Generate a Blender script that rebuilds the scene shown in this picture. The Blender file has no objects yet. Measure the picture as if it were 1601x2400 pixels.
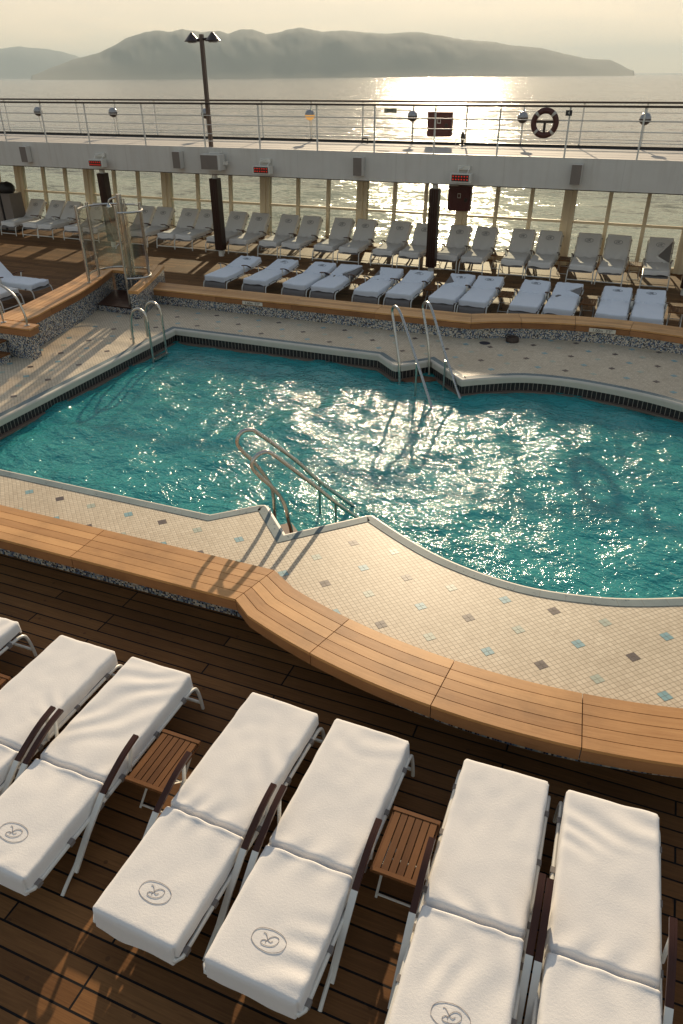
import bpy, math, random
import numpy as np
from mathutils import Vector, Matrix, noise
from mathutils.geometry import tessellate_polygon

R = math.radians
scene = bpy.context.scene
COL = scene.collection
random.seed(7)

# ------------------------------------------------------------------ camera
PITCH, ROLL, YAW, FPX, CAM_Z = 0.5431829733, -0.0071752586, 0.3859838371, 1698.72, 4.88
cam = bpy.data.cameras.new('camera')
cam.sensor_fit = 'VERTICAL'
cam.sensor_height = 36.0
cam.lens = 36.0 * FPX / 2400.0
cam.clip_start, cam.clip_end = 0.1, 90000.0
camo = bpy.data.objects.new('camera', cam)
COL.objects.link(camo)
_f0 = Vector((-math.sin(YAW), math.cos(YAW), 0)); _r0 = Vector((math.cos(YAW), math.sin(YAW), 0)); _u0 = Vector((0, 0, 1))
_f = _f0 * math.cos(PITCH) - _u0 * math.sin(PITCH)
_u = _u0 * math.cos(PITCH) + _f0 * math.sin(PITCH)
_r2 = _r0 * math.cos(ROLL) + _u * math.sin(ROLL)
_u2 = -_r0 * math.sin(ROLL) + _u * math.cos(ROLL)
M = Matrix(((_r2.x, _u2.x, -_f.x, 0), (_r2.y, _u2.y, -_f.y, 0), (_r2.z, _u2.z, -_f.z, CAM_Z), (0, 0, 0, 1)))
camo.matrix_world = M
scene.camera = camo

# ------------------------------------------------------------------ sky, sun, exposure
SUN_EL, SUN_AZ = R(19.0), R(14.6)          # azimuth to the left of +Y
world = bpy.data.worlds.new('World'); scene.world = world
world.use_nodes = True
wn = world.node_tree.nodes; wl = world.node_tree.links
bg = wn['Background']
sky = wn.new('ShaderNodeTexSky')
sky.sky_type = 'NISHITA'; sky.sun_disc = False
sky.sun_elevation = SUN_EL; sky.sun_rotation = 2 * math.pi - SUN_AZ
sky.altitude = 20; sky.air_density = 1.0; sky.dust_density = 1.0; sky.ozone_density = 1.0
def _vm(op, a, b):
    n = wn.new('ShaderNodeVectorMath'); n.operation = op
    for k_, v_ in enumerate((a, b)):
        if isinstance(v_, tuple): n.inputs[k_].default_value = v_
        else: wl.new(v_, n.inputs[k_])
    return n.outputs[0]
SKY_GAIN, SKY_CAP = 2.55, (12.4, 10.6, 7.9)      # sky colour soft-capped per channel so the bright horizon is held down
_c = _vm('MULTIPLY', sky.outputs['Color'], (SKY_GAIN * 1.06, SKY_GAIN * 0.905, SKY_GAIN * 0.885))
_d = _vm('ADD', _vm('DIVIDE', _c, SKY_CAP), (1.0, 1.0, 1.0))
_tc = wn.new('ShaderNodeTexCoord'); _mp = wn.new('ShaderNodeMapping'); _mp.inputs['Scale'].default_value = (3.0, 3.0, 26.0); _mp.inputs['Rotation'].default_value = (0.10, 0.16, 0.0)
wl.new(_tc.outputs['Generated'], _mp.inputs['Vector'])
_cn = wn.new('ShaderNodeTexNoise'); _cn.inputs['Scale'].default_value = 1.6; _cn.inputs['Detail'].default_value = 5; _cn.inputs['Distortion'].default_value = 0.8; wl.new(_mp.outputs['Vector'], _cn.inputs['Vector'])
_cr = wn.new('ShaderNodeValToRGB'); _cr.color_ramp.elements[0].position = 0.38; _cr.color_ramp.elements[0].color = (0.97, 0.975, 0.98, 1); _cr.color_ramp.elements[1].position = 0.72; _cr.color_ramp.elements[1].color = (1.09, 1.06, 1.03, 1); wl.new(_cn.outputs['Fac'], _cr.inputs['Fac'])
wl.new(_vm('MULTIPLY', _vm('DIVIDE', _c, _d), _cr.outputs['Color']), bg.inputs['Color'])      # thin high cirrus
bg.inputs['Strength'].default_value = 0.10
sun = bpy.data.lights.new('sun', 'SUN')
sun.energy = 5.0; sun.angle = R(0.6); sun.color = (1.0, 0.80, 0.55)
suno = bpy.data.objects.new('sun', sun); COL.objects.link(suno)
SV = Vector((-math.sin(SUN_AZ) * math.cos(SUN_EL), math.cos(SUN_AZ) * math.cos(SUN_EL), math.sin(SUN_EL)))
suno.rotation_euler = SV.to_track_quat('Z', 'Y').to_euler()
suno.location = (-8, 30, 14)
vs = scene.view_settings
scene.display_settings.display_device = 'sRGB'
vs.view_transform = 'Standard'; vs.look = 'None'; vs.gamma = 1.0; vs.use_curve_mapping = False
vs.exposure = 0.28
cy = scene.cycles
cy.max_bounces = 10; cy.diffuse_bounces = 3; cy.glossy_bounces = 4; cy.transmission_bounces = 6
cy.transparent_max_bounces = 12; cy.volume_bounces = 0
cy.caustics_reflective = False; cy.caustics_refractive = False
cy.sample_clamp_indirect = 6.0; cy.sample_clamp_direct = 0.0
cy.use_denoising = True

# ------------------------------------------------------------------ materials
def new_mat(name):
    m = bpy.data.materials.new(name); m.use_nodes = True
    nt = m.node_tree
    for n in list(nt.nodes): nt.nodes.remove(n)
    out = nt.nodes.new('ShaderNodeOutputMaterial')
    return m, nt, out
def N(nt, t, **kw):
    n = nt.nodes.new(t)
    for k, v in kw.items():
        if k in ('operation', 'blend_type', 'data_type', 'interpolation', 'noise_dimensions', 'feature', 'distance', 'offset', 'squash', 'offset_frequency'):
            setattr(n, k, v)
        else:
            n.inputs[k.replace('_', ' ')].default_value = v
    return n
def L(nt, a, b): nt.links.new(a, b)
def math_n(nt, op, a, b=None):
    n = nt.nodes.new('ShaderNodeMath'); n.operation = op
    for i, v in enumerate((a, b)):
        if v is None: continue
        if isinstance(v, (int, float)): n.inputs[i].default_value = v
        else: L(nt, v, n.inputs[i])
    return n.outputs[0]
def ramp(nt, fac, stops, const=False):
    r = nt.nodes.new('ShaderNodeValToRGB')
    if const: r.color_ramp.interpolation = 'CONSTANT'
    e = r.color_ramp.elements
    while len(e) < len(stops): e.new(0.5)
    for i, (p, c) in enumerate(stops):
        e[i].position = p; e[i].color = (c[0], c[1], c[2], 1)
    L(nt, fac, r.inputs['Fac']); return r.outputs['Color']
def coords(nt, kind='Object', scale=(1, 1, 1), rot=(0, 0, 0), loc=(0, 0, 0)):
    tc = nt.nodes.new('ShaderNodeTexCoord'); mp = nt.nodes.new('ShaderNodeMapping')
    mp.inputs['Scale'].default_value = scale; mp.inputs['Rotation'].default_value = rot; mp.inputs['Location'].default_value = loc
    L(nt, tc.outputs[kind], mp.inputs['Vector']); return mp.outputs['Vector']
def noise_t(nt, vec, scale, detail=3.0, rough=0.55, dist=0.0):
    n = nt.nodes.new('ShaderNodeTexNoise')
    n.inputs['Scale'].default_value = scale; n.inputs['Detail'].default_value = detail
    n.inputs['Roughness'].default_value = rough; n.inputs['Distortion'].default_value = dist
    if vec is not None: L(nt, vec, n.inputs['Vector'])
    return n.outputs['Fac']
def mixc(nt, fac, a, b, mode='MIX'):
    n = nt.nodes.new('ShaderNodeMix'); n.data_type = 'RGBA'; n.blend_type = mode
    for sock, v in ((n.inputs['Factor'], fac), (n.inputs[6], a), (n.inputs[7], b)):
        if isinstance(v, (int, float)): sock.default_value = v
        elif isinstance(v, (tuple, list)): sock.default_value = (v[0], v[1], v[2], 1)
        else: L(nt, v, sock)
    return n.outputs[2]
def bump(nt, h, strength, distance, normal=None):
    b = nt.nodes.new('ShaderNodeBump'); b.inputs['Strength'].default_value = strength; b.inputs['Distance'].default_value = distance
    L(nt, h, b.inputs['Height'])
    if normal is not None: L(nt, normal, b.inputs['Normal'])
    return b.outputs['Normal']
def principled(nt, out, color, rough=0.5, metal=0.0, normal=None, spec=0.5):
    p = nt.nodes.new('ShaderNodeBsdfPrincipled')
    if isinstance(color, (tuple, list)): p.inputs['Base Color'].default_value = (*color[:3], 1)
    else: L(nt, color, p.inputs['Base Color'])
    if isinstance(rough, (int, float)): p.inputs['Roughness'].default_value = rough
    else: L(nt, rough, p.inputs['Roughness'])
    p.inputs['Metallic'].default_value = metal
    p.inputs['Specular IOR Level'].default_value = spec
    if normal is not None: L(nt, normal, p.inputs['Normal'])
    L(nt, p.outputs[0], out.inputs['Surface']); return p

def plain(name, c, rough=0.5, metal=0.0, var=0.12, nscale=6.0, bmp=0.0, spec=0.5):
    m, nt, out = new_mat(name)
    v = coords(nt)
    f = noise_t(nt, v, nscale, 4)
    col = mixc(nt, f, tuple(x * (1 - var) for x in c), tuple(min(1, x * (1 + var)) for x in c))
    nrm = bump(nt, noise_t(nt, v, nscale * 12, 2), bmp, 0.002) if bmp else None
    rr = math_n(nt, 'ADD', math_n(nt, 'MULTIPLY', f, 0.15), rough - 0.07)
    principled(nt, out, col, rr, metal, nrm, spec); return m

def emit(name, c, s):
    m, nt, out = new_mat(name)
    e = nt.nodes.new('ShaderNodeEmission'); e.inputs['Color'].default_value = (*c, 1); e.inputs['Strength'].default_value = s
    L(nt, e.outputs[0], out.inputs['Surface']); return m

def deck_mat():
    m, nt, out = new_mat('weathered_deck_planks')
    v = coords(nt, loc=(0.3, -1.846 + 0.1408 * 40, 0))
    br = nt.nodes.new('ShaderNodeTexBrick')
    br.offset = 0.37; br.offset_frequency = 3; br.squash = 1.0
    br.inputs['Scale'].default_value = 1.0; br.inputs['Brick Width'].default_value = 2.1; br.inputs['Row Height'].default_value = 0.1408
    br.inputs['Mortar Size'].default_value = 0.0078; br.inputs['Mortar Smooth'].default_value = 0.1; br.inputs['Bias'].default_value = 0.0
    br.inputs['Color1'].default_value = (0, 0, 0, 1); br.inputs['Color2'].default_value = (1, 1, 1, 1); br.inputs['Mortar'].default_value = (0.5, 0.5, 0.5, 1)
    L(nt, v, br.inputs['Vector'])
    tone = ramp(nt, br.outputs['Color'], [(0.0, (0.165, 0.078, 0.030)), (0.5, (0.21, 0.100, 0.038)), (1.0, (0.265, 0.130, 0.050))])
    g = noise_t(nt, coords(nt, scale=(1.2, 34, 1)), 2.2, 6, 0.65, 0.6)
    grain = ramp(nt, g, [(0.25, (0.62, 0.58, 0.55)), (0.75, (1.18, 1.16, 1.12))])
    c = mixc(nt, 1.0, tone, grain, 'MULTIPLY')
    st = noise_t(nt, coords(nt), 0.9, 5, 0.6)
    c = mixc(nt, 1.0, c, ramp(nt, st, [(0.3, (0.75, 0.74, 0.74)), (0.7, (1.1, 1.1, 1.1))]), 'MULTIPLY')
    # round wooden plugs over the deck bolts
    vo = nt.nodes.new('ShaderNodeTexVoronoi'); vo.inputs['Scale'].default_value = 1.0; vo.inputs['Randomness'].default_value = 0.55
    L(nt, coords(nt, scale=(1.25, 1.0 / 0.2816, 0.0)), vo.inputs['Vector'])
    sx = nt.nodes.new('ShaderNodeSeparateXYZ'); L(nt, vo.outputs['Position'], sx.inputs[0])
    tc = nt.nodes.new('ShaderNodeTexCoord'); so = nt.nodes.new('ShaderNodeSeparateXYZ'); L(nt, tc.outputs['Object'], so.inputs[0])
    dx = math_n(nt, 'SUBTRACT', math_n(nt, 'DIVIDE', sx.outputs[0], 1.25), so.outputs[0])
    dy = math_n(nt, 'SUBTRACT', math_n(nt, 'MULTIPLY', sx.outputs[1], 0.2816), so.outputs[1])
    d = math_n(nt, 'SQRT', math_n(nt, 'ADD', math_n(nt, 'MULTIPLY', dx, dx), math_n(nt, 'MULTIPLY', dy, dy)))
    plug = math_n(nt, 'MULTIPLY', math_n(nt, 'LESS_THAN', d, 0.016), 0.55)
    c = mixc(nt, plug, c, (0.07, 0.035, 0.018))
    seam = br.outputs['Fac']
    c = mixc(nt, seam, c, (0.008, 0.007, 0.007))
    h = math_n(nt, 'SUBTRACT', math_n(nt, 'MULTIPLY', g, 0.25), seam)
    nrm = bump(nt, h, 0.5, 0.004)
    principled(nt, out, c, math_n(nt, 'ADD', math_n(nt, 'MULTIPLY', g, 0.25), 0.52), 0, nrm, 0.12)
    return m

def teak_mat(name, lo, hi, rough=0.42, spec=0.3):
    m, nt, out = new_mat(name)
    uv = nt.nodes.new('ShaderNodeUVMap')
    s = nt.nodes.new('ShaderNodeSeparateXYZ'); L(nt, uv.outputs[0], s.inputs[0])
    k = math_n(nt, 'FLOOR', s.outputs[1])
    wnz = nt.nodes.new('ShaderNodeTexWhiteNoise'); wnz.noise_dimensions = '1D'; L(nt, k, wnz.inputs['W'])
    mp = nt.nodes.new('ShaderNodeMapping'); mp.inputs['Scale'].default_value = (2.0, 55.0, 1.0); L(nt, uv.outputs[0], mp.inputs['Vector'])
    g = noise_t(nt, mp.outputs[0], 1.4, 6, 0.62, 0.8)
    mp2 = nt.nodes.new('ShaderNodeMapping'); mp2.inputs['Scale'].default_value = (0.9, 9.0, 1.0); L(nt, uv.outputs[0], mp2.inputs['Vector'])
    g2 = noise_t(nt, mp2.outputs[0], 1.6, 4, 0.6, 1.2)
    f = math_n(nt, 'ADD', math_n(nt, 'MULTIPLY', wnz.outputs['Value'], 0.5), math_n(nt, 'ADD', math_n(nt, 'MULTIPLY', g, 0.42), math_n(nt, 'MULTIPLY', g2, 0.38)))
    c = ramp(nt, f, [(0.2, lo), (1.0, hi)])
    wz = noise_t(nt, coords(nt), 1.7, 5, 0.65)
    c = mixc(nt, 1.0, c, ramp(nt, wz, [(0.28, (0.74, 0.73, 0.72)), (0.5, (1.0, 1.0, 1.0)), (0.75, (1.08, 1.09, 1.12))]), 'MULTIPLY')
    nrm = bump(nt, g, 0.25, 0.002)
    principled(nt, out, c, math_n(nt, 'ADD', math_n(nt, 'MULTIPLY', g, 0.2), rough - 0.1), 0, nrm, spec)
    return m

def mosaic_mat():
    m, nt, out = new_mat('glass_mosaic')
    uv = nt.nodes.new('ShaderNodeUVMap')
    sc = nt.nodes.new('ShaderNodeVectorMath'); sc.operation = 'SCALE'; sc.inputs['Scale'].default_value = 1 / 0.0215; L(nt, uv.outputs[0], sc.inputs[0])
    fl = nt.nodes.new('ShaderNodeVectorMath'); fl.operation = 'FLOOR'; L(nt, sc.outputs[0], fl.inputs[0])
    fr = nt.nodes.new('ShaderNodeVectorMath'); fr.operation = 'FRACTION'; L(nt, sc.outputs[0], fr.inputs[0])
    w = nt.nodes.new('ShaderNodeTexWhiteNoise'); w.noise_dimensions = '2D'; L(nt, fl.outputs[0], w.inputs['Vector'])
    c = ramp(nt, w.outputs['Value'], [(0, (0.014, 0.017, 0.028)), (0.17, (0.035, 0.06, 0.135)), (0.33, (0.10, 0.16, 0.26)), (0.46, (0.22, 0.28, 0.31)), (0.60, (0.46, 0.43, 0.37)), (0.78, (0.62, 0.56, 0.46)), (0.92, (0.30, 0.25, 0.19))], True)
    s = nt.nodes.new('ShaderNodeSeparateXYZ'); L(nt, fr.outputs[0], s.inputs[0])
    g = math_n(nt, 'MAXIMUM', math_n(nt, 'LESS_THAN', s.outputs[0], 0.09), math_n(nt, 'LESS_THAN', s.outputs[1], 0.09))
    c = mixc(nt, g, c, (0.36, 0.33, 0.28))
    principled(nt, out, c, math_n(nt, 'ADD', math_n(nt, 'MULTIPLY', g, 0.5), 0.18), 0, bump(nt, math_n(nt, 'SUBTRACT', 1.0, g), 0.4, 0.002), 0.5)
    return m

def tile_mat(name, lo, hi, dxy=(0.0702, 0.0694), pos=(0.593, 5.666)):
    m, nt, out = new_mat(name)
    tc = nt.nodes.new('ShaderNodeTexCoord'); s = nt.nodes.new('ShaderNodeSeparateXYZ'); L(nt, tc.outputs['Object'], s.inputs[0])
    X = math_n(nt, 'DIVIDE', math_n(nt, 'SUBTRACT', s.outputs[0], pos[0]), dxy[0])
    Y = math_n(nt, 'DIVIDE', math_n(nt, 'SUBTRACT', s.outputs[1], pos[1]), dxy[1])
    a = math_n(nt, 'ADD', math_n(nt, 'ADD', X, Y), 4000.0); b = math_n(nt, 'ADD', math_n(nt, 'SUBTRACT', X, Y), 4000.0)
    fa = math_n(nt, 'FRACT', a); fb = math_n(nt, 'FRACT', b)
    ea = math_n(nt, 'ABSOLUTE', math_n(nt, 'SUBTRACT', fa, 0.5)); eb = math_n(nt, 'ABSOLUTE', math_n(nt, 'SUBTRACT', fb, 0.5))
    g = math_n(nt, 'GREATER_THAN', math_n(nt, 'MAXIMUM', ea, eb), 0.452)
    cb = nt.nodes.new('ShaderNodeCombineXYZ'); L(nt, math_n(nt, 'FLOOR', a), cb.inputs[0]); L(nt, math_n(nt, 'FLOOR', b), cb.inputs[1])
    w = nt.nodes.new('ShaderNodeTexWhiteNoise'); w.noise_dimensions = '2D'; L(nt, cb.outputs[0], w.inputs['Vector'])
    c = ramp(nt, w.outputs['Value'], [(0, lo), (1, hi)])
    st = noise_t(nt, coords(nt), 0.8, 5, 0.65)
    c = mixc(nt, 1.0, c, ramp(nt, st, [(0.3, (0.82, 0.80, 0.77)), (0.65, (1.04, 1.04, 1.04))]), 'MULTIPLY')
    s2 = noise_t(nt, coords(nt), 4.5, 5, 0.7, 1.5)
    c = mixc(nt, 1.0, c, ramp(nt, s2, [(0.30, (0.84, 0.82, 0.79)), (0.42, (1.0, 1.0, 1.0))]), 'MULTIPLY')
    c = mixc(nt, g, c, (0.235, 0.175, 0.11))
    nrm = bump(nt, math_n(nt, 'SUBTRACT', 1.0, g), 0.5, 0.0015)
    principled(nt, out, c, math_n(nt, 'ADD', math_n(nt, 'MULTIPLY', st, 0.25), 0.38), 0, nrm, 0.4)
    return m

def terry_mat(name, c):
    m, nt, out = new_mat(name)
    v = coords(nt)
    n1 = noise_t(nt, v, 150, 3, 0.7); n2 = noise_t(nt, v, 62, 3)
    col = mixc(nt, noise_t(nt, v, 4, 4), tuple(x * 0.94 for x in c), c)
    col = mixc(nt, math_n(nt, 'MULTIPLY', n1, 0.12), col, tuple(x * 0.75 for x in c))
    h = math_n(nt, 'ADD', n1, math_n(nt, 'MULTIPLY', n2, 0.9))
    p = principled(nt, out, col, 0.95, 0, bump(nt, h, 0.42, 0.0034), 0.1)
    p.inputs['Sheen Weight'].default_value = 0.25; p.inputs['Sheen Roughness'].default_value = 0.6
    return m

def metal_mat(name, c, rough):
    m, nt, out = new_mat(name)
    v = coords(nt, scale=(1, 1, 0.25))
    f = noise_t(nt, v, 30, 4)
    principled(nt, out, mixc(nt, f, tuple(x * 0.93 for x in c), c), math_n(nt, 'ADD', math_n(nt, 'MULTIPLY', f, 0.08), rough), 1.0)
    return m

def glass_mat(name, tint, rough=0.02, fmul=1.0, veil=0.0):
    m, nt, out = new_mat(name)
    fr = nt.nodes.new('ShaderNodeFresnel'); fr.inputs['IOR'].default_value = 1.45
    tr = nt.nodes.new('ShaderNodeBsdfTransparent'); tr.inputs['Color'].default_value = (*tint, 1)
    gl = nt.nodes.new('ShaderNodeBsdfGlossy'); gl.inputs['Roughness'].default_value = rough; gl.inputs['Color'].default_value = (0.95, 0.95, 0.95, 1)
    mx = nt.nodes.new('ShaderNodeMixShader')
    L(nt, math_n(nt, 'MULTIPLY', fr.outputs[0], fmul), mx.inputs[0]); L(nt, gl.outputs[0], mx.inputs[2])
    if veil:      # pale translucent layer added so the glass takes on a sunlit veil
        tl = nt.nodes.new('ShaderNodeBsdfTranslucent'); tl.inputs['Color'].default_value = (0.62, 0.74, 0.66, 1)
        m2 = nt.nodes.new('ShaderNodeMixShader'); m2.inputs[0].default_value = veil; L(nt, tr.outputs[0], m2.inputs[1]); L(nt, tl.outputs[0], m2.inputs[2]); L(nt, m2.outputs[0], mx.inputs[1])
    else: L(nt, tr.outputs[0], mx.inputs[1])
    L(nt, mx.outputs[0], out.inputs['Surface']); return m

def water_mat():
    m, nt, out = new_mat('pool_water')
    v = coords(nt, scale=(1.0, 1.5, 1.0), rot=(0, 0, 0.35))
    h = math_n(nt, 'ADD', noise_t(nt, v, 5.5, 3, 0.55, 0.5), math_n(nt, 'MULTIPLY', noise_t(nt, v, 17, 2, 0.5, 0.3), 0.30))
    nrm = bump(nt, h, 1.0, 0.050)
    fr = nt.nodes.new('ShaderNodeFresnel'); fr.inputs['IOR'].default_value = 1.333; L(nt, nrm, fr.inputs['Normal'])
    tr = nt.nodes.new('ShaderNodeBsdfTransparent'); tr.inputs['Color'].default_value = (0.50, 0.93, 0.91, 1)
    df = nt.nodes.new('ShaderNodeBsdfDiffuse'); L(nt, nrm, df.inputs['Normal'])
    L(nt, mixc(nt, noise_t(nt, coords(nt), 0.5, 3), (0.024, 0.335, 0.355), (0.085, 0.51, 0.485)), df.inputs['Color'])
    gl = nt.nodes.new('ShaderNodeBsdfGlossy'); gl.inputs['Roughness'].default_value = 0.085; L(nt, nrm, gl.inputs['Normal'])
    body = nt.nodes.new('ShaderNodeMixShader'); body.inputs[0].default_value = 0.60; L(nt, tr.outputs[0], body.inputs[1]); L(nt, df.outputs[0], body.inputs[2])
    mx = nt.nodes.new('ShaderNodeMixShader')
    L(nt, fr.outputs[0], mx.inputs[0]); L(nt, body.outputs[0], mx.inputs[1]); L(nt, gl.outputs[0], mx.inputs[2])
    L(nt, mx.outputs[0], out.inputs['Surface']); return m

def sea_mat():
    m, nt, out = new_mat('sea_water')
    def vm(op, a, b):
        n = nt.nodes.new('ShaderNodeVectorMath'); n.operation = op
        for k_, v_ in enumerate((a, b)):
            if isinstance(v_, tuple): n.inputs[k_].default_value = v_
            else: L(nt, v_, n.inputs[k_])
        return n.outputs[0]
    acc = (0.0, 0.0, 1.0)
    for sc_, st, w in ((0.045, (1.0, 1.5, 1), 0.30), (0.22, (1.0, 1.9, 1), 0.46), (0.9, (1.0, 1.6, 1), 0.40), (3.6, (1, 1.3, 1), 0.30)):
        n = nt.nodes.new('ShaderNodeTexNoise'); n.inputs['Scale'].default_value = sc_; n.inputs['Detail'].default_value = 2.5; n.inputs['Distortion'].default_value = 0.4
        L(nt, coords(nt, scale=st, rot=(0, 0, 0.25)), n.inputs['Vector'])
        c_ = vm('MULTIPLY', vm('SUBTRACT', n.outputs['Color'], (0.5, 0.5, 0.5)), (w * 1.55, w * 1.25, 0.0))
        acc = vm('ADD', c_, acc)
    nn = nt.nodes.new('ShaderNodeVectorMath'); nn.operation = 'NORMALIZE'; L(nt, acc, nn.inputs[0])
    c = mixc(nt, noise_t(nt, coords(nt), 0.01, 3), (0.022, 0.021, 0.017), (0.042, 0.040, 0.031))
    p = principled(nt, out, c, 0.12, 0, nn.outputs[0], 0.40); p.inputs['IOR'].default_value = 1.333
    return m

def pool_band_mat():
    m, nt, out = new_mat('overflow_grille')
    uv = nt.nodes.new('ShaderNodeUVMap'); s = nt.nodes.new('ShaderNodeSeparateXYZ'); L(nt, uv.outputs[0], s.inputs[0])
    f = math_n(nt, 'FRACT', math_n(nt, 'ADD', math_n(nt, 'MULTIPLY', s.outputs[0], 1 / 0.078), 500.0))
    g = math_n(nt, 'LESS_THAN', f, 0.09)
    c = mixc(nt, g, (0.012, 0.011, 0.012), (0.42, 0.38, 0.32))
    principled(nt, out, c, 0.5, 0, bump(nt, g, 0.5, 0.01)); return m

def coping_mat():
    m, nt, out = new_mat('coping_tiles')
    uv = nt.nodes.new('ShaderNodeUVMap'); s = nt.nodes.new('ShaderNodeSeparateXYZ'); L(nt, uv.outputs[0], s.inputs[0])
    f = math_n(nt, 'FRACT', math_n(nt, 'ADD', math_n(nt, 'MULTIPLY', s.outputs[0], 1 / 0.25), 500.0))
    g = math_n(nt, 'LESS_THAN', f, 0.016)
    st = noise_t(nt, coords(nt), 3.0, 5, 0.65)
    base = ramp(nt, st, [(0.3, (0.115, 0.160, 0.172)), (0.7, (0.185, 0.235, 0.238))])
    c = mixc(nt, g, base, (0.10, 0.11, 0.10))
    # damp splashes
    wet = math_n(nt, 'GREATER_THAN', noise_t(nt, coords(nt), 16.0, 3, 0.6), 0.655)
    c = mixc(nt, math_n(nt, 'MULTIPLY', wet, 0.55), c, (0.07, 0.09, 0.10))
    principled(nt, out, c, math_n(nt, 'SUBTRACT', 0.6, math_n(nt, 'MULTIPLY', wet, 0.4)), 0, None, 0.2); return m

def streak_mat():
    m, nt, out = new_mat('white_paint')
    a = noise_t(nt, coords(nt, scale=(5.0, 5.0, 0.35)), 1.3, 5, 0.65)
    b = noise_t(nt, coords(nt), 1.1, 4, 0.6)
    c = ramp(nt, a, [(0.30, (0.60, 0.56, 0.50)), (0.46, (0.65, 0.62, 0.565)), (0.8, (0.68, 0.655, 0.60))])
    c = mixc(nt, 1.0, c, ramp(nt, b, [(0.3, (0.92, 0.92, 0.92)), (0.7, (1.03, 1.03, 1.03))]), 'MULTIPLY')
    sx = nt.nodes.new('ShaderNodeSeparateXYZ'); tc = nt.nodes.new('ShaderNodeTexCoord'); L(nt, tc.outputs['Object'], sx.inputs[0])
    seam = math_n(nt, 'LESS_THAN', math_n(nt, 'FRACT', math_n(nt, 'ADD', math_n(nt, 'MULTIPLY', sx.outputs[0], 1 / 2.9), 100.3)), 0.006)
    c = mixc(nt, math_n(nt, 'MULTIPLY', seam, 0.22), c, (0.35, 0.32, 0.28))
    principled(nt, out, c, 0.45, 0, bump(nt, b, 0.15, 0.02), 0.4); return m

MT = dict(
    deck=deck_mat(),
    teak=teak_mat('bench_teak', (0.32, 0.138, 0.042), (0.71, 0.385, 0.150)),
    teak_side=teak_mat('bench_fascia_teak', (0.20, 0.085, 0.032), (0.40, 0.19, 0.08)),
    table_teak=teak_mat('table_teak', (0.085, 0.034, 0.014), (0.205, 0.090, 0.034), 0.6, 0.1),
    arm_wood=teak_mat('dark_arm_wood', (0.035, 0.014, 0.009), (0.10, 0.036, 0.020), 0.3),
    post_wood=teak_mat('dark_post_wood', (0.020, 0.009, 0.006), (0.055, 0.022, 0.013), 0.35),
    dark=plain('dark_gap', (0.012, 0.009, 0.008), 0.8),
    mosaic=mosaic_mat(),
    tile=tile_mat('cream_tiles', (0.57, 0.48, 0.345), (0.67, 0.575, 0.425)),
    t_dark=plain('dark_spot_tile', (0.085, 0.062, 0.058), 0.4, var=0.25, nscale=9),
    t_blue=plain('blue_spot_tile', (0.21, 0.37, 0.39), 0.4, var=0.2, nscale=9),
    t_sage=plain('sage_spot_tile', (0.40, 0.44, 0.35), 0.4, var=0.15, nscale=9),
    coping=coping_mat(),
    bull=plain('cream_bullnose', (0.56, 0.52, 0.44), 0.45, var=0.10, spec=0.3),
    band=pool_band_mat(),
    lip=plain('gutter_lip', (0.17, 0.125, 0.095), 0.5),
    basin=plain('turquoise_pool_finish', (0.16, 0.70, 0.68), 0.6, var=0.06, nscale=1.2),
    stripe=plain('dark_pool_stripe', (0.02, 0.022, 0.035), 0.5),
    water=water_mat(), sea=sea_mat(),
    white=streak_mat(),
    frame=plain('white_frame_paint', (0.72, 0.69, 0.62), 0.35, var=0.05),
    cream=plain('cream_window_paint', (0.74, 0.63, 0.45), 0.45, var=0.08, nscale=2),
    black=plain('plain_black', (0.014, 0.012, 0.012), 0.5),
    handrail=plain('dark_handrail', (0.035, 0.020, 0.014), 0.4),
    steel=metal_mat('brushed_steel', (0.52, 0.505, 0.47), 0.24),
    pole=plain('brown_pole_paint', (0.10, 0.062, 0.045), 0.45),
    deckpaint=plain('white_deck_paint', (0.46, 0.43, 0.385), 0.75, var=0.08, nscale=1.2, spec=0.1),
    grey=plain('grey_sling', (0.20, 0.178, 0.165), 0.8, var=0.15, bmp=0.3, nscale=20),
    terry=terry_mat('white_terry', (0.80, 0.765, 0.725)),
    terry_shade=terry_mat('white_terry_shade', (0.78, 0.80, 0.84)),  # white terry with the blue of sky-lit shade put into its colour
    thread=plain('grey_thread', (0.25, 0.22, 0.215), 0.8),
    window=glass_mat('window_glass', (0.87, 0.94, 0.88), 0.02, 0.8, 0.06),
    acrylic=glass_mat('clear_acrylic', (0.72, 0.65, 0.57), 0.03, 1.5, 0.05),
    red_box=plain('dark_red_paint', (0.085, 0.014, 0.011), 0.4, var=0.15),
    box_brown=plain('speaker_brown', (0.20, 0.165, 0.14), 0.6),
    cab=teak_mat('cabinet_wood', (0.10, 0.05, 0.03), (0.20, 0.10, 0.055)),
    heater=emit('heater_glow', (1.0, 0.05, 0.025), 0.55),
    lampglass=plain('opal_globe', (0.30, 0.31, 0.33), 0.25),
    lit=emit('lamp_glow', (1.0, 0.50, 0.14), 0.55),
    sign=plain('sign_plate', (0.62, 0.585, 0.50), 0.4),
    ink=plain('black_lettering', (0.015, 0.014, 0.016), 0.6),
    green=plain('exit_plate', (0.19, 0.205, 0.15), 0.5),
    ring=plain('lifebuoy_brown_red', (0.085, 0.022, 0.015), 0.5),
    ringw=plain('lifebuoy_bands', (0.55, 0.50, 0.43), 0.5),
    rock=plain('island_rock', (0.075, 0.080, 0.055), 0.95, var=0.35, nscale=0.004),
)

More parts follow.
